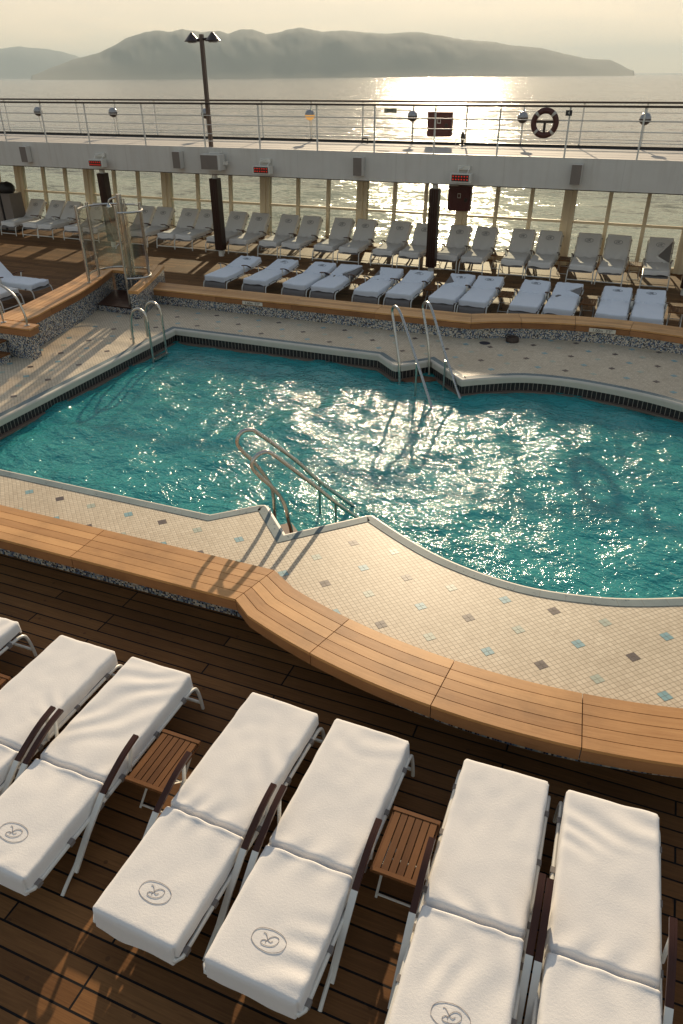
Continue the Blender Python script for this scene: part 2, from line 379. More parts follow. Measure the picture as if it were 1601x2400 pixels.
# ------------------------------------------------------------------ mesh helpers
class MB:
    def __init__(s): s.v = []; s.f = []; s.uv = []; s.mi = []; s.sm = []
    def add(s, verts, faces, uvs=None, mi=0, smooth=False):
        o = len(s.v); s.v += [tuple(p) for p in verts]
        for k, f in enumerate(faces):
            s.f.append(tuple(i + o for i in f)); s.mi.append(mi); s.sm.append(smooth)
            s.uv.append(uvs[k] if uvs else None)
    def box(s, x0, x1, y0, y1, z0, z1, mi=0, k=None):
        k = random.randint(0, 900) if k is None else k
        v = [(x, y, z) for z in (z0, z1) for y in (y0, y1) for x in (x0, x1)]
        f = [(0, 2, 3, 1), (4, 5, 7, 6), (0, 1, 5, 4), (2, 6, 7, 3), (0, 4, 6, 2), (1, 3, 7, 5)]
        lx, ly, lz = x1 - x0, y1 - y0, z1 - z0
        ax = max(range(3), key=lambda i: (lx, ly, lz)[i])
        def uv(p):
            q = (p[0] - x0, p[1] - y0, p[2] - z0); o = [i for i in range(3) if i != ax]
            return (q[ax], k + min(0.9, (q[o[0]] + q[o[1]])))
        s.add(v, f, [[uv(v[i]) for i in g] for g in f], mi)
    def obox(s, c, ex, ey, ez, mi=0):
        """box from centre and three half vectors"""
        c, ex, ey, ez = Vector(c), Vector(ex), Vector(ey), Vector(ez); k = random.randint(0, 900)
        v = [c + a * ex + b * ey + d * ez for d in (-1, 1) for b in (-1, 1) for a in (-1, 1)]
        f = [(0, 2, 3, 1), (4, 5, 7, 6), (0, 1, 5, 4), (2, 6, 7, 3), (0, 4, 6, 2), (1, 3, 7, 5)]
        ls = (ex.length, ey.length, ez.length); ax = ls.index(max(ls))
        sg = [(a, b, d) for d in (-1, 1) for b in (-1, 1) for a in (-1, 1)]
        def uv(i):
            o = [j for j in range(3) if j != ax]
            return (sg[i][ax] * ls[ax], k + 0.3 + min(0.3, max(-0.3, sg[i][o[0]] * ls[o[0]] + sg[i][o[1]] * ls[o[1]])))
        s.add(v, f, [[uv(i) for i in g] for g in f], mi)
    def sweep(s, path, prof, mi=0, smooth=True, up=Vector((0, 0, 1)), closed_prof=True, caps=True):
        """sweep 2-D profile (side, up) along path"""
        P = [Vector(p) for p in path]; n = len(P); m = len(prof); k = random.randint(0, 900)
        V = []; prev = None; d = 0; ds = []
        for i in range(n):
            t = (P[min(i + 1, n - 1)] - P[max(i - 1, 0)]).normalized()
            if prev is None:
                a = up if abs(t.dot(up)) < 0.95 else Vector((1, 0, 0))
                side = t.cross(a).normalized()
            else:
                side = (prev - t * prev.dot(t)).normalized()
            prev = side; uu = side.cross(t).normalized()
            if i: d += (P[i] - P[i - 1]).length
            ds.append(d)
            V += [P[i] + side * a + uu * b for a, b in prof]
        per = [0]
        for j in range(m):
            a, b = prof[j], prof[(j + 1) % m]; per.append(per[-1] + math.hypot(a[0] - b[0], a[1] - b[1]))
        F = []; U = []
        for i in range(n - 1):
            for j in range(m if closed_prof else m - 1):
                j2 = (j + 1) % m
                F.append((i * m + j, (i + 1) * m + j, (i + 1) * m + j2, i * m + j2))
                U.append([(ds[i], k + per[j]), (ds[i + 1], k + per[j]), (ds[i + 1], k + per[j + 1]), (ds[i], k + per[j + 1])])
        s.add(V, F, U, mi, smooth)
        if caps and closed_prof:
            s.add([V[j] for j in range(m)], [tuple(range(m))], None, mi)
            s.add([V[(n - 1) * m + j] for j in range(m)], [tuple(reversed(range(m)))], None, mi)
    def tube(s, path, r, seg=8, mi=0, caps=True):
        s.sweep(path, [(r * math.cos(-2 * math.pi * j / seg), r * math.sin(-2 * math.pi * j / seg)) for j in range(seg)], mi, True, caps=caps)
    def lathe(s, c, prof, seg=16, mi=0, axis='z'):
        c = Vector(c); V = []; F = []
        for r, h in prof:
            for j in range(seg):
                a = 2 * math.pi * j / seg; p = (r * math.cos(a), r * math.sin(a), h)
                if axis == 'y': p = (p[0], h, p[1])
                elif axis == 'x': p = (h, p[0], p[1])
                V.append(c + Vector(p))
        for i in range(len(prof) - 1):
            for j in range(seg):
                j2 = (j + 1) % seg; F.append((i * seg + j, i * seg + j2, (i + 1) * seg + j2, (i + 1) * seg + j))
        if axis == 'y': F = [tuple(reversed(f)) for f in F]
        s.add(V, F, None, mi, True)
    def cyl(s, p, q, r, seg=12, mi=0): s.tube([p, q], r, seg, mi)
    def poly(s, outer, holes, z, mi=0):
        loops = [[Vector((x, y, 0)) for x, y in outer]] + [[Vector((x, y, 0)) for x, y in h] for h in holes]
        tri = tessellate_polygon(loops); flat = [p for l in loops for p in l]
        V = [(p.x, p.y, z) for p in flat]; F = []
        for t in tri:
            a, b, c = (flat[i] for i in t)
            F.append(tuple(t) if (b - a).cross(c - a).z > 0 else tuple(reversed(t)))
        s.add(V, F, None, mi)
    def mesh(s, name, mats, sharp=40):
        me = bpy.data.meshes.new(name); me.from_pydata(s.v, [], s.f)
        for m in (mats if isinstance(mats, (list, tuple)) else [mats]): me.materials.append(m)
        me.polygons.foreach_set('material_index', s.mi); me.polygons.foreach_set('use_smooth', s.sm)
        ul = me.uv_layers.new(name='UVMap'); buf = []
        for f, u in zip(s.f, s.uv):
            for i in range(len(f)): buf += list(u[i]) if u else [0.0, 0.0]
        ul.data.foreach_set('uv', buf)
        me.validate(); me.update()
        if any(s.sm): me.set_sharp_from_angle(angle=R(sharp))
        return me
    def build(s, name, mats, parent=None, sharp=40):
        return obj(name, s.mesh(name, mats, sharp), parent)
def obj(name, me, parent=None):
    o = bpy.data.objects.new(name, me); COL.objects.link(o)
    if parent is not None: o.parent = parent
    return o
def tag(o, label=None, cat=None, group=None, kind=None):
    if label: o['label'] = label
    if cat: o['category'] = cat
    if group: o['group'] = group
    if kind: o['kind'] = kind
    return o
def empty(name, loc=(0, 0, 0), rz=0):
    o = bpy.data.objects.new(name, None); o.empty_display_size = 0.2; COL.objects.link(o)
    o.location = loc; o.rotation_euler = (0, 0, rz); return o
def struct(o): o['kind'] = 'structure'; return o
def copy_tree(o, parent=None):
    c = o.copy(); COL.objects.link(c); c.parent = parent
    for ch in o.children: copy_tree(ch, c)
    return c
def smooth_path(pts, n=6):
    P = [Vector(p) for p in pts]; out = []
    for i in range(len(P) - 1):
        a, b, c, d = P[max(i - 1, 0)], P[i], P[i + 1], P[min(i + 2, len(P) - 1)]
        for k in range(n):
            t = k / n
            out.append(0.5 * ((2 * b) + (c - a) * t + (2 * a - 5 * b + 4 * c - d) * t * t + (3 * b - a - 3 * c + d) * t ** 3))
    out.append(P[-1]); return out
RECT = lambda w, h: [(-w / 2, -h / 2), (-w / 2, h / 2), (w / 2, h / 2), (w / 2, -h / 2)]

# ------------------------------------------------------------------ pool geometry
ARC = []
near_arc = [(-2.5, 7.15), (-2.02, 6.86), (-1.57, 6.63), (-1.11, 6.48), (-0.66, 6.40), (-0.32, 6.395), (0.01, 6.44), (0.33, 6.51), (0.64, 6.62), (1.02, 6.79)]
pool = [(-8.98, 6.43), (-4.36, 6.44), (-3.90, 6.87), (-3.84, 6.895), (-3.79, 6.87), (-3.31, 6.37), (-2.56, 7.12)]
sm = smooth_path([(x, y, 0) for x, y in near_arc], 4)
pool += [(p.x, p.y) for p in sm]
for a in np.linspace(-58, 57, 26):                       # right-hand round end
    pool.append((-0.62 + 3.2 * math.cos(R(a)), 9.52 + 3.2 * math.sin(R(a))))
far_arc = [(1.02, 12.24), (0.49, 12.46), (-0.18, 12.62), (-0.88, 12.70), (-1.59, 12.62), (-2.20, 12.30), (-2.58, 12.04)]
sm = smooth_path([(x, y, 0) for x, y in far_arc], 4)
pool += [(p.x, p.y) for p in sm]
pool += [(-3.37, 12.84), (-3.84, 12.36), (-3.90, 12.335), (-3.96, 12.36), (-4.40, 12.79), (-9.0, 12.79)]
# drop near-duplicate points
pp = []
for p in pool:
    if not pp or math.hypot(p[0] - pp[-1][0], p[1] - pp[-1][1]) > 0.02: pp.append(p)
pool = pp
def offset_poly(P, d):
    """positive d = outwards for a counter-clockwise polygon"""
    n = len(P); out = []
    for i in range(n):
        a, b, c = Vector(P[i - 1]), Vector(P[i]), Vector(P[(i + 1) % n])
        n1 = Vector(((b - a).y, -(b - a).x)).normalized(); n2 = Vector(((c - b).y, -(c - b).x)).normalized()
        m = (n1 + n2).normalized(); k = 1 / max(0.45, m.dot(n1))
        out.append((b.x + m.x * d * k, b.y + m.y * d * k))
    return out
ZT = 0.26
strip_out = offset_poly(pool, 0.135)
perim = [0]
for i in range(len(pool)): perim.append(perim[-1] + math.hypot(pool[i][0] - pool[(i + 1) % len(pool)][0], pool[i][1] - pool[(i + 1) % len(pool)][1]))
def ring_strip(mb, la, za, lb, zb, mi=0, smooth=False):
    n = len(la); V = [(x, y, za) for x, y in la] + [(x, y, zb) for x, y in lb]; F = []; U = []
    for i in range(n):
        j = (i + 1) % n; F.append((i, j, n + j, n + i)); U.append([(perim[i], za), (perim[i + 1], za), (perim[i + 1], zb), (perim[i], zb)])
    mb.add(V, F, U, mi, smooth)

mb = MB()                                                  # coping: blue-grey strip, cream bullnose
o0, o1 = strip_out, offset_poly(pool, 0.022)
ring_strip(mb, o0, ZT - 0.02, o0, ZT + 0.006, 0)
prof = [(0.022, ZT + 0.006)] + [(0.022 - 0.047 * math.sin(t), ZT - 0.034 + 0.04 * math.cos(t)) for t in (0.35, 0.7, 1.05, 1.4, 1.57)] + [(-0.025, ZT - 0.115), (0.0, ZT - 0.125)]
ring_strip(mb, o0, ZT + 0.006, o1, ZT + 0.006, 0)
for (d1, z1), (d2, z2) in zip(prof[:-1], prof[1:]):
    ring_strip(mb, offset_poly(pool, d1), z1, offset_poly(pool, d2), z2, 1, True)
struct(mb.build('pool_coping', [MT['coping'], MT['bull']], sharp=60))

mb = MB(); i0 = offset_poly(pool, 0.02); i1 = offset_poly(pool, -0.045)
ring_strip(mb, offset_poly(pool, 0.0), ZT - 0.125, i0, ZT - 0.128, 1)
ring_strip(mb, i0, ZT - 0.128, i0, -0.012, 0)
ring_strip(mb, i0, -0.012, i1, -0.012, 1); ring_strip(mb, i1, -0.012, i1, -0.05, 1)
ring_strip(mb, i1, -0.05, offset_poly(pool, -0.01), -0.052, 1)
w_ = offset_poly(pool, -0.01)
ring_strip(mb, w_, -0.052, w_, -1.15, 2)
mb.poly(w_, [], -1.15, 2)
basin = struct(mb.build('pool_basin', [MT['band'], MT['lip'], MT['basin']]))
mb = MB()
for x0, y0, a in ((-6.91, 12.78, 0), (-4.70, 12.78, 0), (-0.27, 12.63, -0.12)):
    mb.obox((x0, y0 - 0.03, -0.6), (0.05, 0.05 * math.tan(a), 0), (0, 0.012, 0), (0, 0, 0.52))
mb.build('wall_stripe', MT['stripe'], basin)
mb = MB()
for x0, y0 in ((-5.88, 12.76), (-1.15, 12.68)):
    mb.lathe((x0, y0 - 0.03, -0.33), [(0.001, -0.02), (0.12, -0.02), (0.13, 0.0), (0.13, 0.03)], 20, axis='y')
mb.build('underwater_light', MT['stripe'], basin)  # unlit dark discs for the underwater wall lights

# water surface with real waves
def waves(X, Y, seed, comps):
    rs = np.random.RandomState(seed); Z = np.zeros_like(X)
    for lam, amp, n in comps:
        for _ in range(n):
            th = rs.uniform(0, 2 * math.pi) * 0.5 + 0.9; k = 2 * math.pi / (lam * rs.uniform(0.75, 1.3)); ph = rs.uniform(0, 6.28)
            wob = 0.6 * np.sin(0.9 * X * rs.uniform(.5, 1.5) + 1.1 * Y * rs.uniform(.5, 1.5) + ph)
            s_ = np.sin(k * (X * math.cos(th) + Y * math.sin(th)) + ph + wob)
            Z += amp / math.sqrt(n) * (s_ + 0.25 * s_ * np.abs(s_))
    return Z
nx, ny = 330, 190
gx, gy = np.meshgrid(np.linspace(-9.1, 2.75, nx), np.linspace(6.2, 12.95, ny))
Z = waves(gx, gy, 3, [(1.6, 0.016, 4), (0.75, 0.0125, 7), (0.36, 0.0052, 8), (0.18, 0.0014, 8)]) - 0.035
V = np.stack([gx, gy, Z], -1).reshape(-1, 3)
F = [(j * nx + i, j * nx + i + 1, (j + 1) * nx + i + 1, (j + 1) * nx + i) for j in range(ny - 1) for i in range(nx - 1)]
mb = MB(); mb.add(V.tolist(), F, None, 0, True)
struct(mb.build('pool_water', MT['water'], sharp=180))

# ------------------------------------------------------------------ tiled surround
surround = [(-10.25, 5.0), (-3.0, 5.0), (-2.2, 4.75), (-1.3, 4.5), (-0.35, 4.42), (0.7, 4.5), (1.6, 4.75), (2.6, 5.2), (3.6, 5.95), (4.2, 7.0),
            (4.4, 9.7), (4.1, 12.4), (3.2, 13.8), (2.0, 14.6), (0.6, 15.0), (-0.35, 15.1), (-1.3, 15.02), (-2.2, 14.8), (-3.0, 14.5), (-10.6, 14.5), (-10.9, 14.1), (-11.5, 13.4), (-11.3, 12.4), (-11.05, 11.4), (-10.92, 10.5), (-10.95, 7.0), (-10.6, 5.6)]
mb = MB(); mb.poly(surround, [offset_poly(pool, 0.13)], ZT, 0)
def inside(p, P):
    c = False; n = len(P)
    for i in range(n):
        a, b = P[i], P[i - 1]
        if (a[1] > p[1]) != (b[1] > p[1]) and p[0] < (b[0] - a[0]) * (p[1] - a[1]) / (b[1] - a[1]) + a[0]: c = not c
    return c
hole = offset_poly(pool, 0.235)
dx, dy = 0.0702, 0.0694
for k in range(-4, 24):
    y = 5.666 + 6 * dy * k
    for n in range(-26, 8):
        for off, mi in ((0, 1), (-7 * dx, 2), (-15 * dx, 3)):
            x = 0.593 + 11 * dx * k + 22 * dx * n + off
            if not (-10.9 < x < 2.5) or inside((x, y), hole) or not inside((x, y), surround): continue
            for cx_, cy_ in ((0, dy * 0.5), (0, -dy * 0.5), (dx * 0.5, 0), (-dx * 0.5, 0)):
                a, b = dx * 0.5 * 0.93, dy * 0.5 * 0.93
                mb.add([(x + cx_ - a, y + cy_, ZT + 0.002), (x + cx_, y + cy_ - b, ZT + 0.002), (x + cx_ + a, y + cy_, ZT + 0.002), (x + cx_, y + cy_ + b, ZT + 0.002)], [(0, 1, 2, 3)], None, mi)
struct(mb.build('pool_surround', [MT['tile'], MT['t_dark'], MT['t_blue'], MT['t_sage']]))

# ------------------------------------------------------------------ main deck
mb = MB()
mb.add([(-42, -9, 0), (12, -9, 0), (12, 5.32, 0), (-42, 5.32, 0)], [(0, 1, 2, 3)])
mb.add([(-42, 14.45, 0), (12, 14.45, 0), (12, 23.4, 0), (-42, 23.4, 0)], [(0, 1, 2, 3)])
mb.add([(-42, 5.32, 0), (-11.2, 5.32, 0), (-11.2, 14.45, 0), (-42, 14.45, 0)], [(0, 1, 2, 3)])
mb.add([(4.5, 5.32, 0), (12, 5.32, 0), (12, 14.45, 0), (4.5, 14.45, 0)], [(0, 1, 2, 3)])
struct(mb.build('teak_deck', MT['deck']))

# ------------------------------------------------------------------ teak benches round the pool
def lerp(a, b, t): return (a[0] + (b[0] - a[0]) * t, a[1] + (b[1] - a[1]) * t)
def resample(P, step):
    out = [P[0]]
    for a, b in zip(P[:-1], P[1:]):
        n = max(1, int(math.hypot(b[0] - a[0], b[1] - a[1]) / step))
        out += [lerp(a, b, (i + 1) / n) for i in range(n)]
    return out
def strip_solid(mb, A, B, z0, z1, mi=0, k=0, u0=0.0):
    """solid between two plan lines A and B (same count) from z0 to z1"""
    n = len(A); V = []; F = []; U = []; d = [u0]
    for i in range(1, n): d.append(d[-1] + math.hypot(A[i][0] - A[i - 1][0], A[i][1] - A[i - 1][1]))
    w = math.hypot(A[0][0] - B[0][0], A[0][1] - B[0][1])
    for i in range(n): V += [(*A[i], z0), (*B[i], z0), (*B[i], z1), (*A[i], z1)]
    def q(i, j, v): return (d[i], k + v)
    for i in range(n - 1):
        a, b = 4 * i, 4 * i + 4
        for (p, r_, v0, v1) in ((3, 2, 0.02, 0.02 + w), (2, 1, 0.3, 0.3 + z1 - z0), (1, 0, 0.5, 0.5 + w), (0, 3, 0.7, 0.7 + z1 - z0)):
            F.append((a + p, b + p, b + r_, a + r_)); U.append([q(i, 0, v0), q(i + 1, 0, v0), q(i + 1, 0, v1), q(i, 0, v1)])
    F.append((0, 1, 2, 3)); U.append(None); e = 4 * (n - 1); F.append((e + 3, e + 2, e + 1, e)); U.append(None)
    # keep the winding outward whichever side A lies on
    s = (A[-1][0] - A[0][0]) * (B[0][1] - A[0][1]) - (A[-1][1] - A[0][1]) * (B[0][0] - A[0][0])
    if s < 0:
        F = [tuple(reversed(f)) for f in F]; U = [list(reversed(u)) if u else None for u in U]
    mb.add(V, F, U, mi)
def wall_strip(mb, A, z0, z1, mi=0):
    d = 0; V = []; F = []; U = []
    for i, p in enumerate(A):
        V += [(*p, z0), (*p, z1)]
    for i in range(len(A) - 1):
        l = math.hypot(A[i + 1][0] - A[i][0], A[i + 1][1] - A[i][1])
        F.append((2 * i, 2 * i + 2, 2 * i + 3, 2 * i + 1)); U.append([(d, z0), (d + l, z0), (d + l, z1), (d, z1)]); d += l
    mb.add(V, F, U, mi)
def inset_ends(A, B, g=0.004):
    A, B = list(A), list(B)
    for L_ in (A, B):
        for e, n_ in ((0, 1), (-1, -2)):
            a, b = Vector(L_[e]), Vector(L_[n_]); v = (b - a); L_[e] = tuple(a + v.normalized() * min(g, v.length * 0.4))
    return A, B
def bench(name, segs, top, label, group, planks=5, walls=((0.04, 0.0), (0.62, 0.0)), fascia=0.145, closed=()):
    root = empty(name, (*segs[0][0][0], 0)); root.location = (0, 0, 0)
    tag(root, label, 'bench', group)
    for A, B in segs:
        A, B = inset_ends(A, B)
        mb = MB(); sub = MB()
        for k in range(planks):
            t0, t1 = k / planks, (k + 1) / planks; g = 0.006
            a = [lerp(p, q, t0 + (g if k else 0)) for p, q in zip(A, B)]; b = [lerp(p, q, t1 - (g if k < planks - 1 else 0)) for p, q in zip(A, B)]
            strip_solid(mb, a, b, top - 0.030, top, 0, random.randint(0, 900), random.uniform(0, 20))
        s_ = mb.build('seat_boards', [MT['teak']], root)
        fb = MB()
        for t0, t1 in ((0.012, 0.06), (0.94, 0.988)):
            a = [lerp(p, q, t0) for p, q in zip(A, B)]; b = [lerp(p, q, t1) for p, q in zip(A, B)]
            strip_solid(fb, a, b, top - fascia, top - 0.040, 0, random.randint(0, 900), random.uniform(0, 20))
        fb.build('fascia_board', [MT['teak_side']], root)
        a = [lerp(p, q, 0.05) for p, q in zip(A, B)]; b = [lerp(p, q, 0.95) for p, q in zip(A, B)]
        strip_solid(sub, a, b, top - 0.075, top - 0.0305, 0)
        sub.build('gap_shade_layer', [MT['dark']], root)  # near-black layer added so the gaps between boards look shaded
    mw = MB()
    fullA = [p for A, B in segs for p in A]; fullB = [p for A, B in segs for p in B]
    for t, z0 in walls:
        wall_strip(mw, [lerp(p, q, t) for p, q in zip(fullA, fullB)], z0, top - fascia + 0.01)
    if closed:
        for e in closed:
            wall_strip(mw, [lerp(fullA[e], fullB[e], walls[0][0]), lerp(fullA[e], fullB[e], walls[1][0])], 0, top - fascia + 0.01)
    mw.build('mosaic_base', [MT['mosaic']], root)
    return root
CX, CY, RI, RO = -0.35, 10.4, 5.79, 6.36
def arc_pts(r, a0, a1, n, mirror=False):
    out = []
    for a in np.linspace(a0, a1, n):
        x = CX + r * math.sin(R(a)); y = CY - r * math.cos(R(a))
        out.append((x, 19.58 - y) if mirror else (x, y))
    return out
near_segs = []
cuts = [-14.4, -12.5, -10.6, -8.7, -6.83, -4.945, None]
for a, b in zip(cuts[:-1], cuts[1:]):
    bo, bi = ((-3.0, 4.69), (-2.87, 5.25)) if b is None else ((b, 4.69), (b, 5.25))
    near_segs.append((resample([(a, 4.69), bo], 0.5), resample([(a, 5.25), bi], 0.5)))
    n = min(len(near_segs[-1][0]), len(near_segs[-1][1]))
    A0, B0 = near_segs[-1]
    if len(A0) != len(B0):
        m_ = max(len(A0), len(B0)); near_segs[-1] = ([lerp((a, 4.69), bo, i / (m_ - 1)) for i in range(m_)], [lerp((a, 5.25), bi, i / (m_ - 1)) for i in range(m_)])
angs = [-24.8, -15.4, -5.0, 5.4, 15.8, 26.2, 36.6, 47]
for a, b in zip(angs[:-1], angs[1:]):
    A, B = arc_pts(RO, a, b, 9), arc_pts(RI, a, b, 9)
    if a == -24.8:
        A[0] = (-3.0, 4.69); B[0] = (-2.87, 5.25); A[1] = lerp(A[0], A[2], 0.5); B[1] = lerp(B[0], B[2], 0.5)
    near_segs.append((A, B))
KB = (4.88 - 0.55) / (4.88 - 0.615)
near_segs = [([(x * KB, y * KB) for x, y in A], [(x * KB, y * KB) for x, y in B]) for A, B in near_segs]
bench('teak_bench', near_segs, 0.55, 'long curved teak bench with planked top in front, behind the front row of loungers', 'teak benches round the pool', walls=((0.62, 0.0), (0.93, 0.0)))
far_segs = []
cuts = [-10.72, -8.86, -6.95, -5.04, None]
for a, b in zip(cuts[:-1], cuts[1:]):
    bf, bb = ((-2.98, 14.30), (-3.12, 14.90)) if b is None else ((b, 14.30), (b - 0.01, 14.90))
    af, ab = (a, 14.30), ((a - 0.2 if a == -10.72 else a - 0.01), 14.90)
    far_segs.append(([lerp(af, bf, i / 4) for i in range(5)], [lerp(ab, bb, i / 4) for i in range(5)]))
angs = [-26.0, -17.0, -6.7, 3.5, 13.5, 23.5, 33.5, 44]
for a, b in zip(angs[:-1], angs[1:]):
    A, B = arc_pts(RI, a, b, 9, True), arc_pts(RO, a, b, 9, True)
    A = [(x, y - 0.0) for x, y in A]
    if a == -26.0:
        A[0] = (-2.98, 14.30); B[0] = (-3.12, 14.90); A[1] = lerp(A[0], A[2], 0.5); B[1] = lerp(B[0], B[2], 0.5)
    far_segs.append((A, B))
bench('teak_bench', far_segs, 0.615, 'shaded teak bench across the pool with blue mosaic base, in front of the flat loungers', 'teak benches round the pool', walls=((0.07, 0.0), (0.62, 0.0)))
# high bench on the left that ends at the shower
lf = [(-10.84, 10.47), (-10.86, 10.95), (-10.98, 11.46), (-11.09, 12.03), (-11.21, 12.61), (-11.36, 13.13), (-11.52, 13.63), (-11.70, 14.14), (-11.89, 14.64)]
lb = [(-11.55, 10.47), (-11.59, 10.98), (-11.67, 11.51), (-11.78, 12.05), (-11.89, 12.55), (-11.97, 12.95), (-12.08, 13.40), (-12.22, 13.85), (-12.42, 14.42)]
ls = [(lf[0:3], lb[0:3]), (lf[2:6], lb[2:6]), (lf[5:], lb[5:])]
lbench = bench('teak_bench', ls, 0.87, 'raised sunlit teak bench curving along the left side up to the shower', 'teak benches round the pool', planks=6, walls=((0.05, 0.0), (0.9, 0.0)), fascia=0.15)
mb = MB()
for k in range(2):
    strip_solid(mb, [(-11.9, 10.30 - 0.17 * k), (-10.35 + 0.03 * k, 10.28 - 0.17 * k)], [(-11.9, 10.45 - 0.17 * k), (-10.38 + 0.03 * k, 10.435 - 0.17 * k)], 0.84, 0.87, 0, random.randint(0, 900))
mb.build('end_board', [MT['teak']], lbench)
mb = MB(); strip_solid(mb, [(-11.9, 10.12), (-10.34, 10.12)], [(-11.9, 10.425), (-10.40, 10.425)], 0.72, 0.83, 0, 5); mb.build('fascia_board', [MT['teak_side']], lbench)
mb = MB(); wall_strip(mb, [(-12.0, 10.16), (-10.42, 10.16), (-10.45, 10.40), (-10.88, 10.47)], 0.0, 0.73); wall_strip(mb, [(-10.95, 10.16), (-10.88, 10.6)], 0.0, 0.73); mb.build('mosaic_base', [MT['mosaic']], lbench)
# steps at the foot of the raised bench
st = empty('pool_steps', (-11.2, 10.0, 0)); tag(st, 'timber steps with mosaic risers below the raised bench at left edge', 'steps')
for i, (z, y1) in enumerate(((0.60, 10.14), (0.43, 9.95))):
    mb = MB(); dd = 0.0
    for k in range(3): mb.box(-0.9 , 0.22 + 0.22 * i, y1 - 10.0 - 0.10 * (k + 1) + 0.006, y1 - 10.0 - 0.10 * k, z - 0.03, z)
    mb.build('tread', [MT['table_teak']], st)
    mb = MB(); wall_strip(mb, [(-0.9, y1 - 10.0 - 0.29), (0.20 + 0.22 * i, y1 - 10.0 - 0.29), (0.20 + 0.22 * i, y1 - 10.0)], 0.0, z - 0.03); mb.build('riser', [MT['mosaic']], st)

# arched handrail on the raised bench
h = empty('grab_rail', (-10.55, 10.31, 0.87)); tag(h, 'arched steel handrail on the end of the raised teak bench at left edge', 'handrail', 'steel rails round the pool')
mb = MB(); mb.tube(smooth_path([(0, 0, 0), (0.0, 0, 0.16), (-0.04, 0, 0.33), (-0.11, 0, 0.50), (-0.25, 0, 0.62), (-0.44, 0, 0.71), (-0.75, 0, 0.74)], 5), 0.021, 10); mb.build('rail', MT['steel'], h)
mb = MB(); mb.tube([(-0.57, 0, 0), (-0.57, 0, 0.725)], 0.019, 10); mb.build('post', MT['steel'], h)
for x in (0, -0.57):
    mb = MB(); mb.lathe((x, 0, 0), [(0.052, 0), (0.052, 0.008), (0.03, 0.014), (0.02, 0.014)], 16); mb.build('base_plate', MT['steel'], h)

# ------------------------------------------------------------------ shower alcove
sh = empty('shower', (-11.1, 14.0, 0)); tag(sh, 'poolside shower with curved clear screens and steel posts in a mosaic alcove', 'shower')
def W(p): return (p[0] + 11.1, p[1] - 14.0)
def rw(P): return [W(p) for p in P]
RA = [(-10.33, 13.13), (-10.62, 13.95), (-10.93, 14.72), (-11.28, 15.49)]; RB = [(-10.10, 13.16), (-10.36, 13.95), (-10.66, 14.74), (-11.0, 15.53)]
mb = MB()
for t0, t1 in ((0, .48), (.52, 1)):
    strip_solid(mb, rw([lerp(a, b, t0) for a, b in zip(RA, RB)]), rw([lerp(a, b, t1) for a, b in zip(RA, RB)]), 0.80, 0.87, 0, random.randint(0, 900))
mb.build('coping_board', [MT['teak']], sh)
mb = MB(); wall_strip(mb, rw([lerp(a, b, 0.1) for a, b in zip(RA, RB)]), 0, 0.80); wall_strip(mb, rw([lerp(a, b, 0.9) for a, b in zip(RA, RB)]), 0, 0.80)
wall_strip(mb, rw([(-10.315, 13.15), (-10.125, 13.18)]), 0, 0.80)
wall_strip(mb, rw([(-11.86, 14.66), (-11.02, 14.72)]), 0, 0.80); wall_strip(mb, rw([(-11.45, 13.40), (-10.33, 13.35)]), 0.2, 0.385)
mb.build('mosaic_wall', [MT['mosaic']], sh)
mb = MB(); strip_solid(mb, rw([(-12.4, 14.62), (-10.86, 14.70)]), rw([(-12.5, 14.86), (-10.95, 14.94)]), 0.80, 0.87, 0, 77); mb.build('coping_board', [MT['teak']], sh)
mb = MB(); mb.add([(*W(p), 0.372) for p in ((-11.45, 13.40), (-10.33, 13.35), (-10.9, 14.72), (-11.9, 14.66))], [(0, 1, 2, 3)], None, 0)
for k in range(16):
    y = 13.43 + k * 0.08; x0 = -11.47 - 0.36 * (y - 13.4); x1 = -10.36 - 0.40 * (y - 13.35)
    mb.box(x0 + 11.1, x1 + 11.1, y - 14.0, y - 14.0 + 0.045, 0.378, 0.40, 1)
mb.build('floor_grate', [MT['dark'], MT['arm_wood']], sh)
posts = dict(a=(-11.585, 13.416, 0.87, 2.49), b=(-11.773, 14.004, 0.87, 2.48), c=(-10.715, 13.62, 0.38, 2.51), d=(-10.638, 14.387, 0.87, 2.48))
for k, (x, y, z0, z1) in posts.items():
    mb = MB(); mb.tube([(x + 11.1, y - 14, z0), (x + 11.1, y - 14, z1)], 0.034 if k != 'c' else 0.027, 14)
    mb.lathe((x + 11.1, y - 14, z0), [(0.055, 0), (0.055, 0.01), (0.03, 0.012)], 14)
    mb.build('post', MT['steel'], sh)
mb = MB(); mb.tube([(-0.04, 0.346, 0.40), (-0.04, 0.346, 2.63)], 0.062, 18); mb.build('column', MT['steel'], sh)
mb = MB(); mb.tube([(0.045, 0.39, 0.9), (0.045, 0.39, 2.54)], 0.020, 10); mb.build('riser_pipe', MT['steel'], sh)
mb = MB(); mb.tube(smooth_path([(-0.04, 0.346, 2.58), (-0.16, 0.31, 2.55), (-0.25, 0.28, 2.51), (-0.28, 0.27, 2.44)], 5), 0.022, 10); mb.lathe((-0.28, 0.27, 2.36), [(0.001, 0), (0.06, 0), (0.055, 0.03), (0.02, 0.07)], 16); mb.build('shower_head', MT['steel'], sh)
mb = MB(); mb.tube(smooth_path([(-0.06, 0.28, 1.62), (-0.12, 0.16, 1.58), (-0.15, 0.10, 1.50)], 4), 0.014, 8); mb.lathe((-0.05, 0.285, 1.62), [(0.001, -0.03), (0.03, -0.03), (0.03, 0.03), (0.001, 0.03)], 12, axis='y'); mb.build('mixer_tap', MT['steel'], sh)
